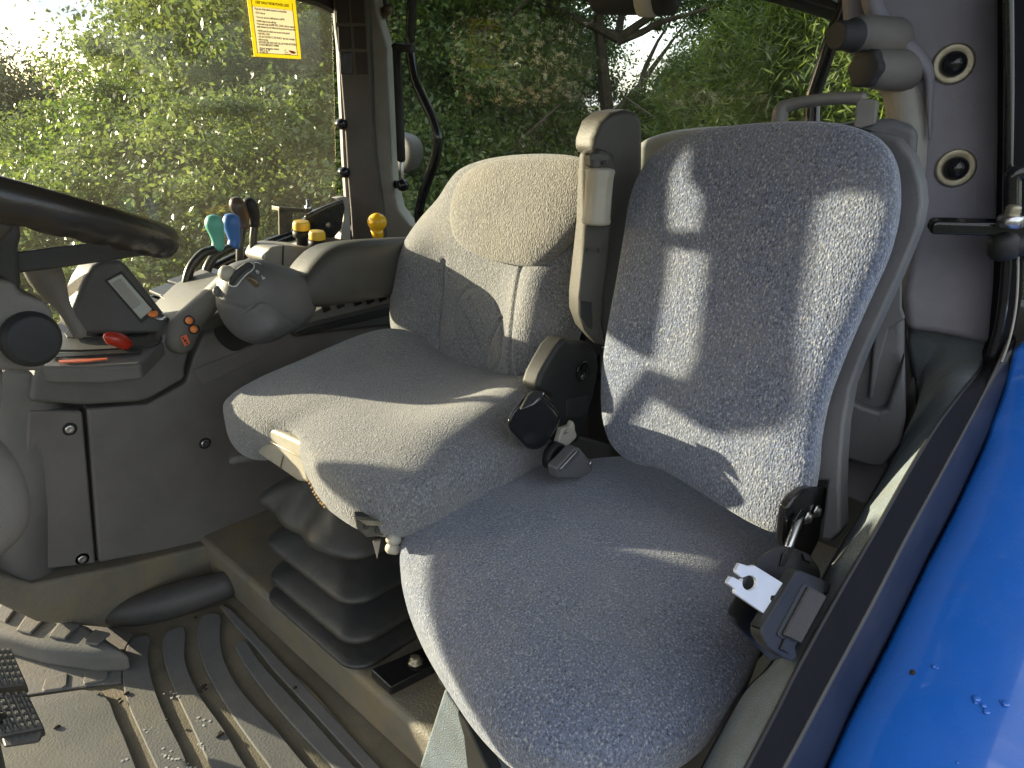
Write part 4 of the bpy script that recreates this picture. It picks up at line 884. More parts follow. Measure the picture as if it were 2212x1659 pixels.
back = pillow('seat_back', bo([(866,745),(856,690),(858,630),(870,565),(890,520),(920,475),(960,430),(985,392),(1010,366),(1060,347),(1130,337),(1210,336),(1272,346),(1310,375),(1318,440),(1290,520),(1262,600),(1248,680),(1232,740),(1205,800),(1165,842),(1100,836),(1020,815),(935,790),(890,775)]),
    BP[1], 0.045, 0.07, 'fabric_grey', ds, p=3.4, pb=3, f=fdb, na=280, nr=110,
    grooves=[(lumbar, .004, .0035), (bo([(990,570),(985,640),(975,720),(972,790)]), .006, .005), (bo([(1165,580),(1155,640),(1148,720),(1142,810)]), .006, .005),
             (bo([(1020,665),(1040,700),(1062,745),(1075,795)]), .004, .0035), (bo([(1118,690),(1095,730),(1080,770),(1078,795)]), .004, .0035), (bo([(1045,650),(1068,690),(1082,750)]), .003, .0035), (bo([(1010,720),(1040,760),(1066,795)]), .003, .0035)])
HP = ((0.925 - 0.046, 0.95, -0.32 + 0.014), (-0.957, 0.0, 0.29))
pillow('head_pad', ons([(990,520),(978,480),(982,430),(998,392),(1030,362),(1080,347),(1150,340),(1215,340),(1272,348),(1300,380),(1290,430),(1265,480),(1225,530),(1175,572),(1140,577),(1080,566),(1025,548)], pl=HP), HP[1], 0.026, 0.02, 'fabric_taupe', ds, p=3, na=180, nr=50, nb=16)
sh = prism('back_shell', [p + Vector((0.05, 0, -0.01)) for p in smooth_loop(bo([(880,735),(870,640),(900,540),(990,410),(1060,360),(1200,345),(1290,370),(1310,440),(1260,600),(1235,740),(1165,830),(1000,800)]), 4)], (0.06, 0, 0), 'black_plastic', ds, bevel=0.012)
# wear and foam at the lip
def hit(o, q):
    bpy.context.view_layer.update(); inv = o.matrix_world.inverted()
    ok, loc, nr_, _ = o.ray_cast(inv @ Vector((0, 0, 0)), (inv.to_3x3() @ ray(q)).normalized())
    return o.matrix_world @ loc if ok else None
for k_ in range(14):
    qx = 652 + k_ * 4
    for qy in range(1110, 1030, -3):
        h_ = hit(cush, (qx, qy))
        if h_: ball('torn_foam', h_, .004, 'foam', cush, (1, 1, .5), seg=8); break
# tan control unit under the front edge
tu = slab('height_control', [(538,945),(546,926),(560,918),(590,928),(650,955),(668,1045),(640,1040),(600,1012),(560,985),(545,965)], (0.05, 0, -0.01), 'tan_plastic', ds, x=0.477, bevel=0.008)
for a, b in [((560,942),(655,990)), ((612,985),(606,1010))]:
    tube('moulded_line', [on(a, x=.4765), on(b, x=.4765)], 0.0014, 'steel_worn', tu, n=1, seg=6)
for q in [(582, 924), (628, 941)]:
    text('embossed_mark', 'K' if q[0] < 600 else 'F', on(q, x=.4755), 0.012, 'steel_worn', tu, rot=(math.pi / 2, 0, -math.pi / 2))
tube('adjust_lever', [on((502, 995), x=.50), on((520, 990), x=.51), on((560, 985), x=.54)], [.008, .009, .008], 'trim_grey', ds, n=3)
# bellows
def rrect(x0, x1, y0, y1, r, n=10):
    out = []
    for cx, cy, a0 in ((x1 - r, y1 - r, 0), (x0 + r, y1 - r, 90), (x0 + r, y0 + r, 180), (x1 - r, y0 + r, 270)):
        for k in range(n + 1):
            a = math.radians(a0 + 90 * k / n); out.append((cx + r * math.cos(a), cy + r * math.sin(a)))
    # subdivide the straights
    res = []
    for i, p in enumerate(out):
        q = out[(i + 1) % len(out)]; res.append(p)
        if i % (n + 1) == n:
            for k in range(1, 8): res.append((p[0] + (q[0] - p[0]) * k / 8, p[1] + (q[1] - p[1]) * k / 8))
    return res
prof = [(.09,-.545),(.075,-.575),(.055,-.592),(.006,-.632),(0,-.642),(-.001,-.650),(.004,-.656),(.072,-.672),(.076,-.679),(.07,-.686),(.006,-.716),(-.001,-.724),(-.001,-.731),(.004,-.736),(.072,-.750),(.076,-.757),(.07,-.763),(.004,-.790),(-.003,-.798),(-.003,-.806),(.003,-.811),(.05,-.822),(.046,-.829),(-.004,-.838),(-.010,-.844),(-.008,-.849)]
vs, fs = [], []; nn = None
for ins, z in prof:
    ring = rrect(.480 + ins, .86 - ins, .80 + ins, 1.085 - ins, .045)
    nn = len(ring)
    for (x, y) in ring:
        top = max(0, (z + .70) / .12); wv = math.sin(y * 62 + 1.0) * .014 * top * (1 if x < .6 else .3)
        wv += -.02 * top * math.exp(-((y - .90) / .03) ** 2) * (x < .56)
        vs.append((x + wv, y + .008 * top * math.sin(x * 40), z + .006 * top * math.sin(y * 38)))
for i in range(len(prof) - 1):
    for j in range(nn): fs.append([i * nn + j, i * nn + (j + 1) % nn, (i + 1) * nn + (j + 1) % nn, (i + 1) * nn + j])
fs.append(list(range(nn)))
mesh('bellows', vs, fs, 'rubber', ds, sub=1)
box('seat_pan', (.71, .905, -.560), (.34, .38, .05), 'painted_steel', ds, bevel=.005)
mb = slab('slide_bracket', [r5(c) for c in [(655,805),(770,810),(860,800),(860,845),(765,880),(700,885),(660,850)]], (.01, .02, .0), 'painted_steel', ds, y=.70, bevel=.002)
for c in [(700, 835), (748, 848)]:
    lathe('hole', [(.005, 0), (.0045, .001)], on(r5(c), y=.6995), (0, -1, 0), 'dark_print', mb, seg=14)
slab('bracket_edge', [r5(c) for c in [(665,808),(770,815),(765,835),(700,832)]], (.0, .015, .0), 'steel_worn', mb, y=.693, bevel=.001)
for c in [(815, 890), (812, 930)]:
    tube('connector', [on(r5((c[0] - 12, c[1])), y=.69), on(r5((c[0] + 14, c[1] + 4)), y=.69)], .008, 'tan_plastic', ds, n=1)
slab('wire_tab', [r5(c) for c in [(725,905),(760,900),(745,980)]], (.004, .004, 0), 'tan_plastic', ds, y=.74, bevel=.001)
rl_ = slab('floor_rail', [r5(c) for c in [(720,1490),(840,1440),(1000,1370),(1060,1440),(1000,1470),(805,1570)]], (0, 0, .018), 'black_gloss', ds, z=-.849, bevel=.003)
lathe('bolt', [(.013, 0), (.013, .002), (.009, .003), (.009, .009), (.007, .011), (.001, .011)], on(r5((912, 1422)), z=-.83), (0, 0, 1), 'steel_worn', rl_, seg=6)
# hinge cover and belt buckle side
hc = slab('hinge_cover', [rc(c) for c in [(590,665),(640,500),(720,350),(830,160),(930,60),(1000,80),(1100,90),(1200,110),(1270,160),(1320,260),(1335,400),(1310,560),(1290,660),(1270,760),(1200,1000),(1100,1290),(900,1380),(800,1200),(780,760)]], (0, .035, 0), 'black_plastic', ds, y=.655, bevel=.008, seg=4)
lathe('hinge_cap', [(.016, 0), (.016, .003), (.013, .003), (.013, .001), (.002, .001)], on(rc((1130, 445)), y=.6545), (0, -1, 0), 'black_gloss', hc)
slab('hinge_recess', [rc(c) for c in [(940,780),(1180,740),(1195,800),(1180,930),(1080,1000),(930,1000),(925,850)]], (0, -.002, 0), 'dark_print', hc, y=.655, bevel=.001)
bl = slab('belt_reel', [rc(c) for c in [(470,720),(560,680),(680,720),(820,870),(880,960),(860,1080),(760,1240),(640,1380),(480,1380),(310,1200),(215,1080),(300,920)]], .05, 'black_gloss', ds, y=.61, bevel=.018, seg=5)
slab('belt_tongue', [rc(c) for c in [(410,905),(500,740),(560,690),(680,700),(650,760),(590,830),(470,870)]], (0, .004, 0), 'black_plastic', bl, y=.60, bevel=.001)
slab('tongue_edge', [rc(c) for c in [(415,905),(560,832),(600,790),(660,745),(680,700),(688,715),(640,790),(560,850)]], (0, .004, 0), 'metal', bl, y=.598, bevel=.001)
slab('tan_strap_tab', [rc(c) for c in [(895,1130),(1000,1100),(1025,1040),(1048,1090),(1050,1150),(1070,1200),(1060,1240),(950,1350),(890,1390),(825,1365)]], (0, .01, 0), 'tan_plastic', ds, y=.62, bevel=.002)
text('tab_mark', '<', on(rc((920, 1240)), y=.619), .02, 'steel_worn', ds, rot=(math.pi / 2, -.4, 0))
lathe('reel_knob', [(.022, 0), (.022, .012), (.018, .016), (.018, .012), (.002, .012)], on(rc((770, 1440)), y=.62), (0, -1, 0), 'black_plastic', ds)
bkl = thing('belt_buckle', tuple(on(rc((1080, 1600)), y=.60)), 'grey belt buckle lying in the gap between the two seats', 'buckle')
slab('buckle_body', [rc(c) for c in [(830,1600),(1040,1380),(1075,1358),(1120,1370),(1190,1460),(1250,1510),(1260,1640),(1100,1720),(850,1720)]], (0, .02, .0), 'shell_grey', bkl, y=.57, bevel=.004)
slab('buckle_lip', [rc(c) for c in [(845,1595),(1040,1385),(1080,1400),(1060,1420),(880,1610)]], (0, -.004, 0), 'metal', bkl, y=.57, bevel=.001)
lathe('rivet', [(.0045, 0), (.004, .002), (.001, .002)], on(rc((1228, 1540)), y=.569), (0, -1, 0), 'metal', bkl)
slab('floor_tunnel', [rc(c) for c in [(1000,1200),(1100,1230),(1500,1330),(1700,1400),(1900,1900),(400,1900)]], (0, .02, 0), 'trim_dark', None, y=.72, bevel=.004)['kind'] = 'structure'
slab('centre_box', [rc(c) for c in [(1200,80),(1700,80),(1700,1500),(1500,1330),(1180,1240)]], (0.02, 0, 0), 'trim_dark', None, x=1.05, bevel=.004)['kind'] = 'structure'
cbx = bpy.data.objects['centre_box']
slab('box_top', [rc(c) for c in [(1240,150),(1420,190),(1560,240),(1560,530),(1330,480),(1330,260)]], (0.02, 0, 0), 'pale_grey', cbx, x=1.03, bevel=.004)
slab('box_rim', [rc(c) for c in [(1310,480),(1430,510),(1560,540),(1560,600),(1300,560)]], (0.02, 0, 0), 'black_plastic', cbx, x=1.02, bevel=.003)
slab('box_pipe', [rc(c) for c in [(1100,0),(1250,0),(1360,60),(1560,110),(1560,190),(1400,180),(1200,110)]], (0.02, 0, 0), 'black_plastic', cbx, x=1.01, bevel=.006)

# ------------------------------------------------------------------ upright armrest beside the driver seat
ua = thing('folded_armrest', tuple(on((1295, 745), y=.69)), None, None)
ua.parent = ds; ua.location = WLOC[ua.name] - WLOC[ds.name]
ay = .66
AP = ((0.9, ay, 0), (-0.35, -1, 0.05))
pd = slab('arm_pad', [(1282,330),(1284,300),(1298,262),(1322,242),(1355,236),(1378,240),(1390,262),(1391,300),(1391,480),(1388,620),(1372,700),(1345,740),(1318,748),(1300,735),(1300,640),(1318,520),(1322,400),(1318,345)], (.02, .055, 0), 'armrest_grey', ua, pl=AP, bevel=.014, seg=5)
fr = slab('arm_front', [(1283,328),(1300,322),(1318,330),(1328,360),(1324,470),(1315,560),(1304,640),(1300,700),(1306,735),(1318,752),(1285,742),(1262,715),(1249,680),(1249,640),(1258,560),(1266,490),(1268,440),(1272,360),(1274,336)], (.025, .04, 0), 'armrest_grey', ua, pl=((0.895, ay - .022, 0), (-0.6, -1, 0.05)), bevel=.009, seg=4)
gp = on((1290, 425), pl=((0.895, ay - .035, 0), (-0.6, -1, 0.05)))
gt = on((1297, 362), pl=((0.895, ay - .035, 0), (-0.6, -1, 0.05))); gb = on((1287, 486), pl=((0.895, ay - .035, 0), (-0.6, -1, 0.05)))
axg = (gt - gb).normalized(); L_ = (gt - gb).length
vs, fs = [], []
pr_ = [(0, .6), (.02, .85), (.06, .93), (.16, .88), (.5, .86), (.84, .88), (.94, .93), (.98, .85), (1, .6)]; NS = 32
u_ = axg.orthogonal().normalized(); v_ = axg.cross(u_)
for h, r_ in pr_:
    for s in range(NS):
        a = s * 2 * math.pi / NS; w = .0235 * r_ * (1 - (.10 if .1 < h < .9 else .02) * (0.5 + 0.5 * math.cos(a * 8)))
        vs.append(gb + axg * L_ * h + u_ * w * math.cos(a) + v_ * w * math.sin(a))
for i in range(len(pr_) - 1):
    for s in range(NS): fs.append([i * NS + s, i * NS + (s + 1) % NS, (i + 1) * NS + (s + 1) % NS, (i + 1) * NS + s])
fs += [list(range(NS)), list(range(len(vs) - NS, len(vs)))]
mesh('grip_wheel', vs, fs, 'tan_plastic', ua)
slab('collar', [(1274,338),(1278,331),(1300,330),(1318,336),(1316,358),(1296,364),(1276,360)], (.01, .02, 0), 'armrest_grey', ua, pl=((0.885, ay - .045, 0), (-0.6, -1, 0.05)), bevel=.005)
for q in [(1279, 351), (1307, 351), (1267, 540), (1292, 541)]:
    lathe('screw_hole', [(.0035, 0), (.003, .0008)], on(q, pl=((0.88, ay - .0475 if q[1] < 400 else ay - .03, 0), (-0.6, -1, 0.05))), (-.5, -1, 0), 'dark_print', ua, seg=12)
slab('clip_cover', [(1251,649),(1276,653),(1278,700),(1276,712),(1262,700),(1252,685)], (-.001, -.003, 0), 'black_plastic', ua, pl=((0.893, ay - .026, 0), (-0.6, -1, 0.05)), bevel=.001)

# ------------------------------------------------------------------ passenger seat
ps = thing('passenger_seat', (0.6, 0.42, -0.9), 'blue-grey tweed fabric companion seat nearest the blue mudguard', 'seat')
PB = ((0.84, 0.44, -0.30), (-0.965, 0.06, 0.255))
def po(qs): return ons(qs, pl=PB)
O_ = po([(1430,1012),(1376,1000),(1330,965),(1309,905),(1306,820),(1318,720),(1338,610),(1355,510),(1368,430),(1392,370),(1432,322),(1500,288),(1600,272),(1700,265),(1790,266),(1860,280),(1908,306),(1935,352),(1943,410),(1938,475),(1918,550),(1882,632),(1845,715),(1812,795),(1786,870),(1770,950),(1764,1020),(1752,1075),(1722,1120),(1690,1150),(1640,1135),(1570,1095),(1490,1045)])
def fpb(P, r):
    return -0.004 * (1 - r ** 3)
pillow('seat_back', O_, PB[1], 0.03, 0.04, 'fabric_blue', ps, p=3.4, pb=3.0, f=fpb, na=280, nr=70)
c_ = sum(O_, Vector()) / len(O_)
shell_pts = smooth_loop([c_ + (p - c_) * 1.015 + Vector((.05, -.004, -.006)) for p in O_], 4)
prism('piping', smooth_loop([c_ + (p - c_) * 0.998 + Vector((.036, -.001, -.002)) for p in O_], 4), (.006, 0, 0), 'black_plastic', ps, bevel=.004)
BS = ((0.885, 0.3, -0.2), (-0.965, 0.06, 0.255))
slab('back_shell', [(1800,300),(1880,285),(1935,300),(1970,340),(1988,395),(1992,440),(1984,490),(1965,540),(1935,610),(1898,690),(1862,770),(1836,840),(1822,920),(1816,1000),(1814,1060),(1816,1150),(1795,1168),(1770,1168),(1785,1040),(1700,1040),(1400,960),(1500,350)], (.03, 0, 0), 'shell_grey', ps, pl=BS, bevel=.005, seg=3)
slab('shell_foot', [(1768,1040),(1785,1030),(1816,1048),(1818,1080),(1812,1150),(1790,1172),(1772,1168),(1768,1110)], (.012, -.004, 0), 'shell_grey', ps, pl=((0.88, 0.25, -0.5), (-0.965, 0.06, 0.255)), bevel=.004)
PZ = -0.575
PC = ons([(864,1195),(880,1120),(930,1072),(1040,1042),(1180,1022),(1330,1004),(1430,1010),(1560,1080),(1690,1150),(1698,1240),(1662,1340),(1630,1430),(1580,1520),(1490,1600),(1370,1652),(1240,1660),(1125,1622),(1035,1545),(965,1450),(905,1350),(872,1265)], z=PZ)
def fpc(P, r):
    return 0.014 * (1 - r ** 4) * np.exp(-(((P[:, 0] - .5) / .2) ** 2))
cu2 = pillow('seat_cushion', PC, (0.02, 0, 1), 0.05, 0.085, 'fabric_blue', ps, p=2.6, pb=3.4, f=fpc, na=280, nr=80)
# mounting
slab('pedestal', [(958,1488),(1010,1560),(1060,1700),(890,1700)], (.3, 0, 0), 'carpet', ps, x=.462, bevel=.006)
slab('front_strap', [(985,1535),(1005,1560),(1062,1680),(1010,1680),(1000,1590)], (.02, 0.0, 0), 'black_plastic', ps, x=.44, bevel=.003)
prism('seat_base', [(.45, .30, -.66), (.80, .28, -.66), (.80, .56, -.66), (.45, .56, -.66)], (0, 0, -.03), 'black_plastic', ps, bevel=.004)
# recliner bracket and belt reel
rc_ = slab('recliner_plate', [r6(c) for c in [(850,540),(858,430),(870,360),(900,310),(950,270),(1010,258),(1075,262),(1075,320),(1040,420),(1025,520),(975,620),(900,640)]], (0, .012, 0), 'black_gloss', ps, y=.255, bevel=.004, seg=4)
for c in [(958, 410), (1002, 378)]:
    lathe('bolt', [(.0085, 0), (.0085, .002), (.006, .003), (.0055, .006), (.002, .006)], on(r6(c), y=.254), (0, -1, 0), 'metal', rc_, seg=6)
lv = tube('recline_rod', [on(r6((925, 405)), y=.25), on(r6((900, 470)), y=.245), on(r6((868, 560)), y=.24)], .0045, 'metal', rc_, n=2)
slab('rod_clip', [r6(c) for c in [(900,430),(935,372),(955,372),(945,400),(915,458),(897,458)]], (0, .003, 0), 'black_gloss', rc_, y=.246, bevel=.001)
reel = thing('seat_belt', tuple(on(r6((850, 1000)), y=.2)), 'black belt reel with a shiny steel tongue and brown webbing beside the blue seat cushion', 'seat belt')
RY = .215
RP = ((.62, .215, -.42), (0.25, -1, 0.35))
slab('reel_body', [r6(c) for c in [(560,870),(690,660),(740,590),(830,548),(900,560),(970,590),(1015,650),(1030,700),(900,1100),(780,1130),(640,990),(572,920)]], .06, 'black_plastic', reel, pl=RP, bevel=.018, seg=5)
slab('reel_band', [r6(c) for c in [(818,655),(838,655),(895,560),(880,556),(832,590)]], (0, -.002, .001), 'black_gloss', reel, pl=RP, bevel=.001)
for c in [(578, 915), (955, 610)]:
    slab('reel_notch', [r6(a) for a in [(c[0]-22,c[1]-22),(c[0]+18,c[1]-8),(c[0]+22,c[1]+26),(c[0]-10,c[1]+14)]], (0, -.002, .001), 'dark_print', reel, pl=((.62, .214, -.42), (0.25, -1, 0.35)), bevel=.001)
TP = ((.62, .197, -.40), (0.25, -1, 0.35))
circ = [(676 + 37 * math.cos(math.radians(a)), 738 + 38 * math.sin(math.radians(a))) for a in range(215, -125, -16)]
tongue = slab('steel_tongue', [r6(c) for c in [(610,672),(628,640),(676,655),(700,650),(858,748),(850,762),(822,764),(836,790),(812,800),(783,800),(778,818),(790,832),(784,845),(770,848),(778,868),(768,905),(604,792),(606,770),(568,742),(570,730),(584,708),(600,710),(630,728)] + circ[::1] + [(640,712),(612,690)]], (0, .0028, -.0005), 'chrome', reel, pl=TP, bevel=.0006, seg=1, smooth=False)
grip = slab('tongue_grip', [r6(c) for c in [(738,985),(740,950),(895,700),(905,678),(930,675),(1040,718),(1090,745),(1100,775),(1085,792),(1050,790),(1045,810),(905,1060),(912,1110),(890,1130),(850,1115),(770,1060),(745,1020)]], (0, .010, -.002), 'black_plastic', reel, pl=((.62, .192, -.40), (0.25, -1, 0.35)), bevel=.003)
slab('grip_slot', [r6(c) for c in [(808,985),(935,745),(952,740),(1040,790),(1035,805),(900,1040),(885,1040),(815,1000)]], (0, -.0008, 0), 'dark_print', grip, pl=((.62, .1918, -.40), (0.25, -1, 0.35)), bevel=0)
wb = slab('webbing', [r6(c) for c in [(828,988),(955,752),(1042,795),(912,1028)]], (0, -.004, 0), 'webbing', reel, pl=((.62, .1912, -.40), (0.25, -1, 0.35)), bevel=.002)
slab('grip_tab', [r6(c) for c in [(845,1005),(895,1035),(865,1085),(818,1062)]], (0, -.002, 0), 'black_plastic', grip, pl=((.62, .1918, -.40), (0.25, -1, 0.35)), bevel=.001)

# ------------------------------------------------------------------ storage shell behind the passenger seat
ss = thing('storage_box', tuple(on((1880, 1000), x=1.1)), 'grey moulded storage shell with a carry handle on top, behind the blue seat', 'storage box')
bx = slab('box_body', [(1640,300),(1700,283),(1862,262),(1932,256),(1950,262),(1989,276),(1987,300),(1984,350),(1972,420),(1952,560),(1952,670),(1958,700),(1957,870),(1945,950),(1905,1001),(1880,1003),(1815,985),(1700,960)], (.04, .02, 0), 'shell_grey', ss, pl=((1.03, .30, -.1), (-0.96, -0.28, 0.05)), bevel=.012, seg=4)
slab('box_step', [r8(c) for c in [(930,200),(1000,180),(1000,410),(1020,465),(930,520),(920,560),(880,700),(850,890),(820,900),(850,560),(900,330)]], (-.012, -.004, 0), 'shell_grey', bx, pl=((1.03, .30, -.1), (-0.96, -0.28, 0.05)), bevel=.006, seg=4)
slab('box_bulge', [r8(c) for c in [(700,880),(780,920),(870,950),(915,935),(1012,640),(1018,980),(990,1120),(900,1240),(830,1240),(680,1195),(670,1000)]], (-.022, -.008, 0), 'shell_grey', bx, pl=((1.03, .30, -.1), (-0.96, -0.28, 0.05)), bevel=.012, seg=4)
slab('lower_box', [(1800,985),(1920,1005),(1900,1060),(1868,1092),(1800,1062)], (.05, .02, 0), 'trim_mauve', ss, pl=((1.04, .30, -.5), (-0.96, -0.28, 0.05)), bevel=.006)
HX = ((1.02, .34, 0), (-0.96, -0.28, 0.05))
hpts = ons([(1683,300),(1684,262),(1690,236),(1712,226),(1760,217),(1820,212),(1862,213)], pl=HX)
tube('carry_handle', hpts, [.0125,.0125,.0125,.010,.0095,.0095,.0105], 'handle_grey', ss, n=6, seg=14, flat=.8)
slab('handle_post', [(1842,285),(1850,218),(1858,212),(1893,216),(1895,224),(1891,268),(1850,280)], (.03, .008, 0), 'handle_grey', ss, pl=((1.015, .32, 0), (-0.96, -0.28, 0.05)), bevel=.006)
slab('handle_recess', [(1842,273),(1862,272),(1867,277),(1852,282)], (-.002, 0, 0), 'dark_print', ss, pl=((1.029, .30, -.1), (-0.96, -0.28, 0.05)), bevel=.0005)

# ------------------------------------------------------------------ mauve pillar trim with washers, knobs
pt = thing('pillar_trim', tuple(on((2050, 740), t=1.0)), 'mauve-grey moulded pillar trim beside the black door frame', 'pillar')
PT = ((1.137, .214, 0), (-0.90, -0.43, 0.0))
EXT = (.09, .03, 0)
slab('trim_panel', [(1815,-60),(2172,-60),(2171,60),(2170,300),(2166,480),(2160,600),(2148,747),(2120,744),(2070,732),(2020,722),(1960,716),(1952,640),(1965,560),(1975,480),(1982,420),(1985,340),(1996,270),(1968,205),(1955,190),(1920,178),(1898,180),(1878,172),(1868,140),(1850,110),(1838,90),(1822,60)], EXT, 'trim_mauve', pt, pl=PT, bevel=.016, seg=5)
tube('side_return', [on(q, pl=((1.15, .235, 0), (-0.90, -0.43, 0.0))) for q in [(1900,150),(1945,185),(1960,240),(1962,330),(1955,420)]], [.02,.024,.026,.028,.028], 'pale_grey', pt, n=5, seg=20)  # paler than the trim: its sunlit side is put into the colour
# bulges that carry the knobs
PQ = ((1.09, .23, 0), (-0.90, -0.43, 0.0))
pillow('knob_housing', ons([r3(c) for c in [(795,-60),(800,120),(860,100),(900,110),(930,180),(940,240),(1000,310),(1100,330),(1230,330),(1330,400),(1360,460),(1300,480),(1290,540),(1250,610),(1210,600),(1190,560),(1000,570),(955,545),(940,480),(960,420),(985,345),(960,330),(905,330),(870,290),(860,200),(830,60),(850,-60)]], pl=PQ), (-0.90, -0.43, 0), .02, .05, 'trim_mauve', pt, p=3, na=200, nr=30, nb=14) if False else None
tube('knob_boss', [on((1843, 76), pl=((1.04, .25, 0), (-.9, -.43, 0))), on((1862, 76), pl=((1.07, .25, 0), (-.9, -.43, 0))), on((1925, 92), pl=((1.13, .24, 0), (-.9, -.43, 0)))], [.018, .023, .030], 'trim_brown', pt, n=5, seg=24)
tube('knob_boss', [on((1878, 148), pl=((1.06, .25, 0), (-.9, -.43, 0))), on((1905, 150), pl=((1.08, .25, 0), (-.9, -.43, 0))), on((1955, 150), pl=((1.13, .24, 0), (-.9, -.43, 0)))], [.022, .024, .027], 'trim_brown', pt, n=5, seg=24)
tube('moulded_ridge', [on(q, pl=((1.128, .214, 0), (-.9, -.43, 0))) for q in [(1880,-40),(1885,10),(1905,48),(1950,90),(1985,125),(2004,155),(2008,190),(2008,300)]], [.016,.016,.016,.014,.012,.010,.007,.002], 'trim_mauve', pt, n=5, seg=16, flat=.7)
kA = on((1843, 76), pl=((1.04, .25, 0), (-.9, -.43, 0)))
k1 = lathe('round_knob', [(.019, 0), (.0195, .004), (.0165, .010), (.0165, .028), (.0145, .032), (.002, .032)], kA + Vector((.004, 0, 0)), (-1, .35, -.05), 'knob_rubber', pt, bevel=.001)
kB = on((1880, 148), pl=((1.055, .25, 0), (-.9, -.43, 0)))
vs, fs = [], []
axk = Vector((-1, .38, 0)).normalized(); uk = Vector((0, 0, 1)); vk = axk.cross(uk)
for h, r_ in [(0, .9), (.002, 1), (.012, 1), (.014, .9)]:
    for s in range(48):
        a = s * math.pi / 24; w = .0235 * r_ * (1 - .12 * (0.5 + 0.5 * math.cos(a * 6)))
        vs.append(kB + axk * h + uk * w * math.cos(a) + vk * w * math.sin(a))
for i in range(3):
    for s in range(48): fs.append([i * 48 + s, i * 48 + (s + 1) % 48, (i + 1) * 48 + (s + 1) % 48, (i + 1) * 48 + s])
fs += [list(range(48)), list(range(144, 192))]
mesh('star_knob', vs, fs, 'knob_rubber', pt)
pn = Vector((-0.90, -0.43, 0)).normalized()
for q in [(2059, 138), (2064, 363)]:
    p = on(q, pl=((1.137, .214, 0), (-0.90, -0.43, 0.0)))
    w = lathe('cup_washer', [(.0245, -.002), (.0245, .002), (.021, .0035), (.015, .001)], p, pn, 'steel_worn', pt, seg=36)
    ball('screw_cap', p + pn * .003, .0155, 'black_gloss', w, seg=20)

# ------------------------------------------------------------------ door frame, hinge
df = thing('door_frame', tuple(on((2195, 700), y=.17)), 'black door frame post with a rubber seal beside the mauve trim', 'door frame')
slab('post', [(2173,-60),(2260,-60),(2260,560),(2213,560),(2210,640),(2192,735),(2172,790),(2120,880),(2105,860),(2150,750),(2160,640),(2168,480),(2172,300)], (.05, .02, 0), 'black_felt', df, pl=((1.10, .19, 0), (-0.9, -0.43, 0)), bevel=.004)
tube('seal_bead', [on(q, pl=((1.09, .185, 0), (-.9, -.43, 0))) for q in [(2178,-60),(2180,200),(2176,450),(2172,600),(2160,700),(2140,770)]], .006, 'black_gloss', df, n=4, seg=8)
tube('frame_edge', [on(q, pl=((1.08, .18, 0), (-.9, -.43, 0))) for q in [(2199,540),(2198,620),(2192,680),(2180,735),(2160,790),(2120,880)]], .0016, 'tan_plastic', df, n=4, seg=6)
tube('check_tube', [on(q, pl=((1.07, .175, 0), (-.9, -.43, 0))) for q in [(2186,470),(2186,400),(2190,378),(2212,372),(2240,372)]], .010, 'black_gloss', df, n=5, seg=12)
dh = thing('hinge', tuple(on((2180, 500), t=.92)), None, None)
dh.parent = df; dh.location = WLOC[dh.name] - WLOC[df.name]
HG = ((1.05, .19, 0), (-0.55, -0.3, 0.0))
slab('hinge_arm', [(2012,508),(2009,498),(2014,482),(2026,479),(2160,483),(2240,484),(2240,520),(2212,518),(2170,514),(2120,511)], (.018, .01, .004), 'black_gloss', dh, pl=HG, bevel=.004)
pnut = on((2180, 487), pl=((1.04, .185, 0), (-0.55, -0.3, 0.0)))
lathe('hex_nut', [(.014, -.002), (.014, .010), (.012, .012)], pnut, (0, 0, 1), 'metal', dh, seg=6)
lathe('thread', [(.008, .010), (.0085, .013), (.0078, .015), (.0085, .017), (.0078, .019), (.0085, .021), (.006, .024)], pnut, (0, 0, 1), 'steel_worn', dh, seg=16)
tube('hinge_barrel', [on((2168, 520), pl=HG), on((2168, 545), pl=HG)], .018, 'black_plastic', dh, n=1)
tube('check_strap', [on((2170, 532), pl=HG), on((2200, 532), pl=HG), on((2260, 525), pl=HG)], .013, 'black_plastic', dh, n=2)

# ------------------------------------------------------------------ inner arch carpet, sill, blue mudguard
def strip_surface(name, left, right, mat, parent=None, th=.02, mid=0.0, nseg=8, cross=8, bulge=0.0, **k):
    """sheet between two 3D edge lines, with thickness and a slight crown"""
    Ls, Rs = smooth_line(left, nseg), smooth_line(right, nseg); n = len(Ls); vs, fs = [], []
    for i in range(n):
        for j in range(cross + 1):
            u = j / cross; p = Ls[i].lerp(Rs[i], u); p = p + Vector((0, 0, bulge * 4 * u * (1 - u))); vs.append(p)
    m = len(vs)
    vs += [v - Vector((0, 0, th)) for v in vs]
    c1 = cross + 1
    for i in range(n - 1):
        for j in range(cross):
            a = i * c1 + j; f = [a, a + 1, a + c1 + 1, a + c1]; fs.append(f); fs.append([x + m for x in f[::-1]])
        a = i * c1; fs.append([a, a + c1, a + c1 + m, a + m]); a += cross; fs.append([a, a + m, a + c1 + m, a + c1])
    for j in range(cross):
        fs.append([j, j + m, j + 1 + m, j + 1]); a = (n - 1) * c1 + j; fs.append([a, a + 1, a + 1 + m, a + m])
    return mesh(name, vs, fs, mat, parent, **k)
e_car_l = [(1968,700),(1980,790),(1985,860),(1948,950),(1892,1058),(1828,1162),(1760,1280),(1674,1425),(1604,1503),(1500,1690)]
e_blk_l = [(2150,712),(2122,790),(2068,860),(2020,925),(1960,1025),(1895,1140),(1817,1274),(1726,1438),(1675,1540),(1580,1720)]
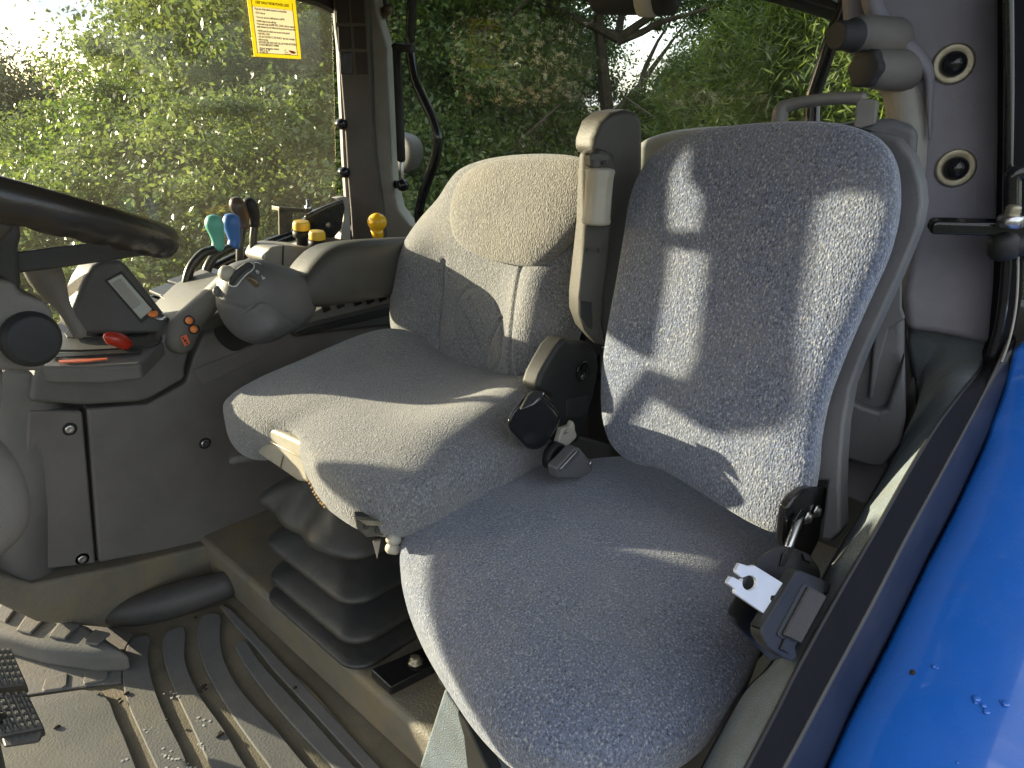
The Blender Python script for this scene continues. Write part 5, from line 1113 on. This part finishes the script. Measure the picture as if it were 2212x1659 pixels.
e_seal  = [(2180,730),(2150,800),(2115,870),(2078,940),(2018,1050),(1955,1165),(1880,1310),(1795,1468),(1730,1590),(1660,1720)]
e_blu   = [(2196,738),(2180,800),(2155,870),(2129,940),(2068,1070),(2003,1196),(1925,1355),(1850,1500),(1790,1630),(1745,1720)]
L0 = [on(q, y=w) for q, w in zip(e_car_l, [.285, .27, .25, .235, .22] + [.215] * 5)]; L1 = [on(q, y=w) for q, w in zip(e_blk_l, [.178, .172] + [.165] * 8)]; L2 = ons(e_seal, y=.150); L3 = ons(e_blu, y=.138)
arch = structure(strip_surface('wheel_arch_lining', L0, L1, 'carpet', None, th=.03, bulge=.012, cross=12, bevel=0))
low = structure(strip_surface('arch_side', [p + Vector((0, .012, -.35)) for p in L0], [p + Vector((0, .004, -.006)) for p in L0], 'trim_dark', None, th=.01))
sill = thing('door_sill', tuple(L1[5]), 'matt black curved door sill strip between carpet and blue mudguard', 'sill')
strip_surface('sill_strip', L1, L2, 'black_felt', sill, th=.02, bulge=.002)
strip_surface('outer_lip', L2, L3, 'navy_gloss', sill, th=.03, bulge=.006)
tube('sill_seal', [p + Vector((0, 0, .002)) for p in L2], .0018, 'trim_dark', sill, n=6, seg=8)
tube('inner_bead', [p + Vector((0, 0, .001)) for p in L1], .0022, 'black_plastic', sill, n=6, seg=8)
mg = thing('blue_mudguard', tuple(L3[5]), 'glossy blue curved mudguard with a few water drops, outside the door sill', 'mudguard')
prof_y = [0, -.012, -.03, -.06, -.10, -.15, -.22, -.32, -.45]
prof_z = [-.018, -.008, .0, .006, .009, .010, .006, -.004, -.03]
Ls = smooth_line(L3, 8)
# carry the arch on beyond the picture, forwards-down and rearwards
Ls = [Ls[0] + (Ls[0] - Ls[6]) * .8 + Vector((.25, 0, -.02)), Ls[0] + (Ls[0] - Ls[6]) * .5] + Ls + [Ls[-1] + (Ls[-1] - Ls[-8]) * 3]
vs, fs = [], []
for p in Ls:
    for a, b in zip(prof_y, prof_z): vs.append(p + Vector((0, a, b)))
w = len(prof_y)
for i in range(len(Ls) - 1):
    for j in range(w - 1): fs.append([i * w + j, i * w + j + 1, (i + 1) * w + j + 1, (i + 1) * w + j])
o = mesh('panel', vs, fs, 'blue_paint', mg, sub=1)
s_ = o.modifiers.new('Solid', 'SOLIDIFY'); s_.thickness = .01; s_.offset = -1
def on_guard(c):
    d = ray(r6(c)); bpy.context.view_layer.update(); inv = o.matrix_world.inverted()
    ok, loc, nr_, _ = o.ray_cast(inv @ Vector((0, 0, 0)), (inv.to_3x3() @ d).normalized())
    return (o.matrix_world @ loc) if ok else on(r6(c), y=.05)
for c, rr_ in [((1805,1310),.004), ((1840,1345),.003), ((1855,1375),.0035), ((1800,1330),.002), ((1950,1335),.004), ((1930,1325),.002), ((1595,1150),.003), ((1608,1158),.002), ((1710,1630),.0015)]:
    ball('water_drop', on_guard(c), rr_, 'navy_gloss' if False else 'blue_paint', mg, (1.3, 1, .3), seg=12)
ball('mud_speck', on_guard((1488, 1182)), .003, 'mud', mg, (1.4, 1, .6), seg=10)
# pale rear lamp corner seen beyond the frame
rlp = thing('mudguard_extension', tuple(on((2205, 800), t=1.3)), 'weathered blue and white guard edge beyond the door frame', 'mudguard')
slab('pale_edge', [r8(c) for c in [(1568,640),(1620,650),(1622,700),(1660,720),(1720,760),(1720,850),(1610,845),(1590,760),(1560,740)]], (.06, 0, 0), 'pale_grey', rlp, x=1.62, bevel=.006)
slab('blue_edge', [r8(c) for c in [(1570,575),(1720,600),(1720,730),(1640,700),(1600,640),(1568,640)]], (.06, 0, 0), 'blue_paint', rlp, x=1.66, bevel=.006)
tyre = thing('tractor_wheel', tuple(on((2230, 560), x=1.9)), 'dusty wheel edge beyond the black door post', 'wheel')
tube('tyre_edge', ons([(2195, 720), (2215, 690), (2235, 640), (2245, 600)], x=1.9), .02, 'tyre', tyre, n=4)

# ------------------------------------------------------------------ unseen, added for their shade on the seats: pillar, post, board
fp = thing('front_pillar', (-1.05, 1.68, -.95), 'unseen front cab pillar placed for its shade, at the far side of the windscreen', 'pillar')
prism('pillar_body', [(-1.02, 1.64, -.95), (-1.10, 1.64, -.95), (-1.10, 1.71, -.95), (-1.02, 1.71, -.95)], (0, 0, 1.25), 'trim_brown', fp, bevel=.006)

dp = thing('shade_post', (0.24, 1.74, -.95), 'unseen post added outside the side window, shaped to throw shade bars on the seat', 'shade post')  # added unseen; its outline is worked back from the shade on the backrest
def pxz(name, pts, mat, y0=1.735, th=.03):
    return prism(name, [(a, y0, b) for a, b in pts], (0, th, 0), mat, dp, bevel=.003)
pxz('post', [(.12,.262),(.12,.29),(.335,.29),(.318,.25),(.305,.228),(.29,.2),(.269,.186),(.256,.15),(.237,.125),(.229,.103),(.194,.002),(.19,-.035),(.225,-.05),(.243,-.30),(.25,-.95),(.234,-.95),(.228,-.30),(.212,-.082),(.15,-.078),(.12,-.03),(.12,0),(.156,.086),(.168,.125),(.184,.175),(.202,.227),(.188,.25)], 'trim_brown')
pxz('shade_plate', [(.327,.262),(.38,.262),(.36,.15),(.32,.0),(.31,-.045),(.232,-.04),(.266,.072),(.276,.098),(.287,.124),(.318,.19)], 'black_plastic')  # unseen, added to shade a strip of the passenger backrest
pxz('shade_bar', [(.235,.124),(.29,.098),(.29,.122),(.25,.15)], 'black_plastic', 1.738, .02)  # unseen, added for the shade bar between the two bright patches

mr_ = thing('shade_board', (-.25, 2.0, -.3), 'unseen black board added outside the side window to shade the passenger cushion', 'shade board')  # added unseen, sized to keep the sun off the passenger cushion
prism('board_head', [(-.52, 1.98, -.208), (-.10, 1.98, -.208), (-.10, 1.98, .02), (-.52, 1.98, .02)], (0, .05, 0), 'black_plastic', mr_, bevel=.02)
tube('board_arm', [(-.3, 2.0, .0), (-.5, 1.95, .12), (-1.0, 1.75, .15)], .012, 'black_plastic', mr_)
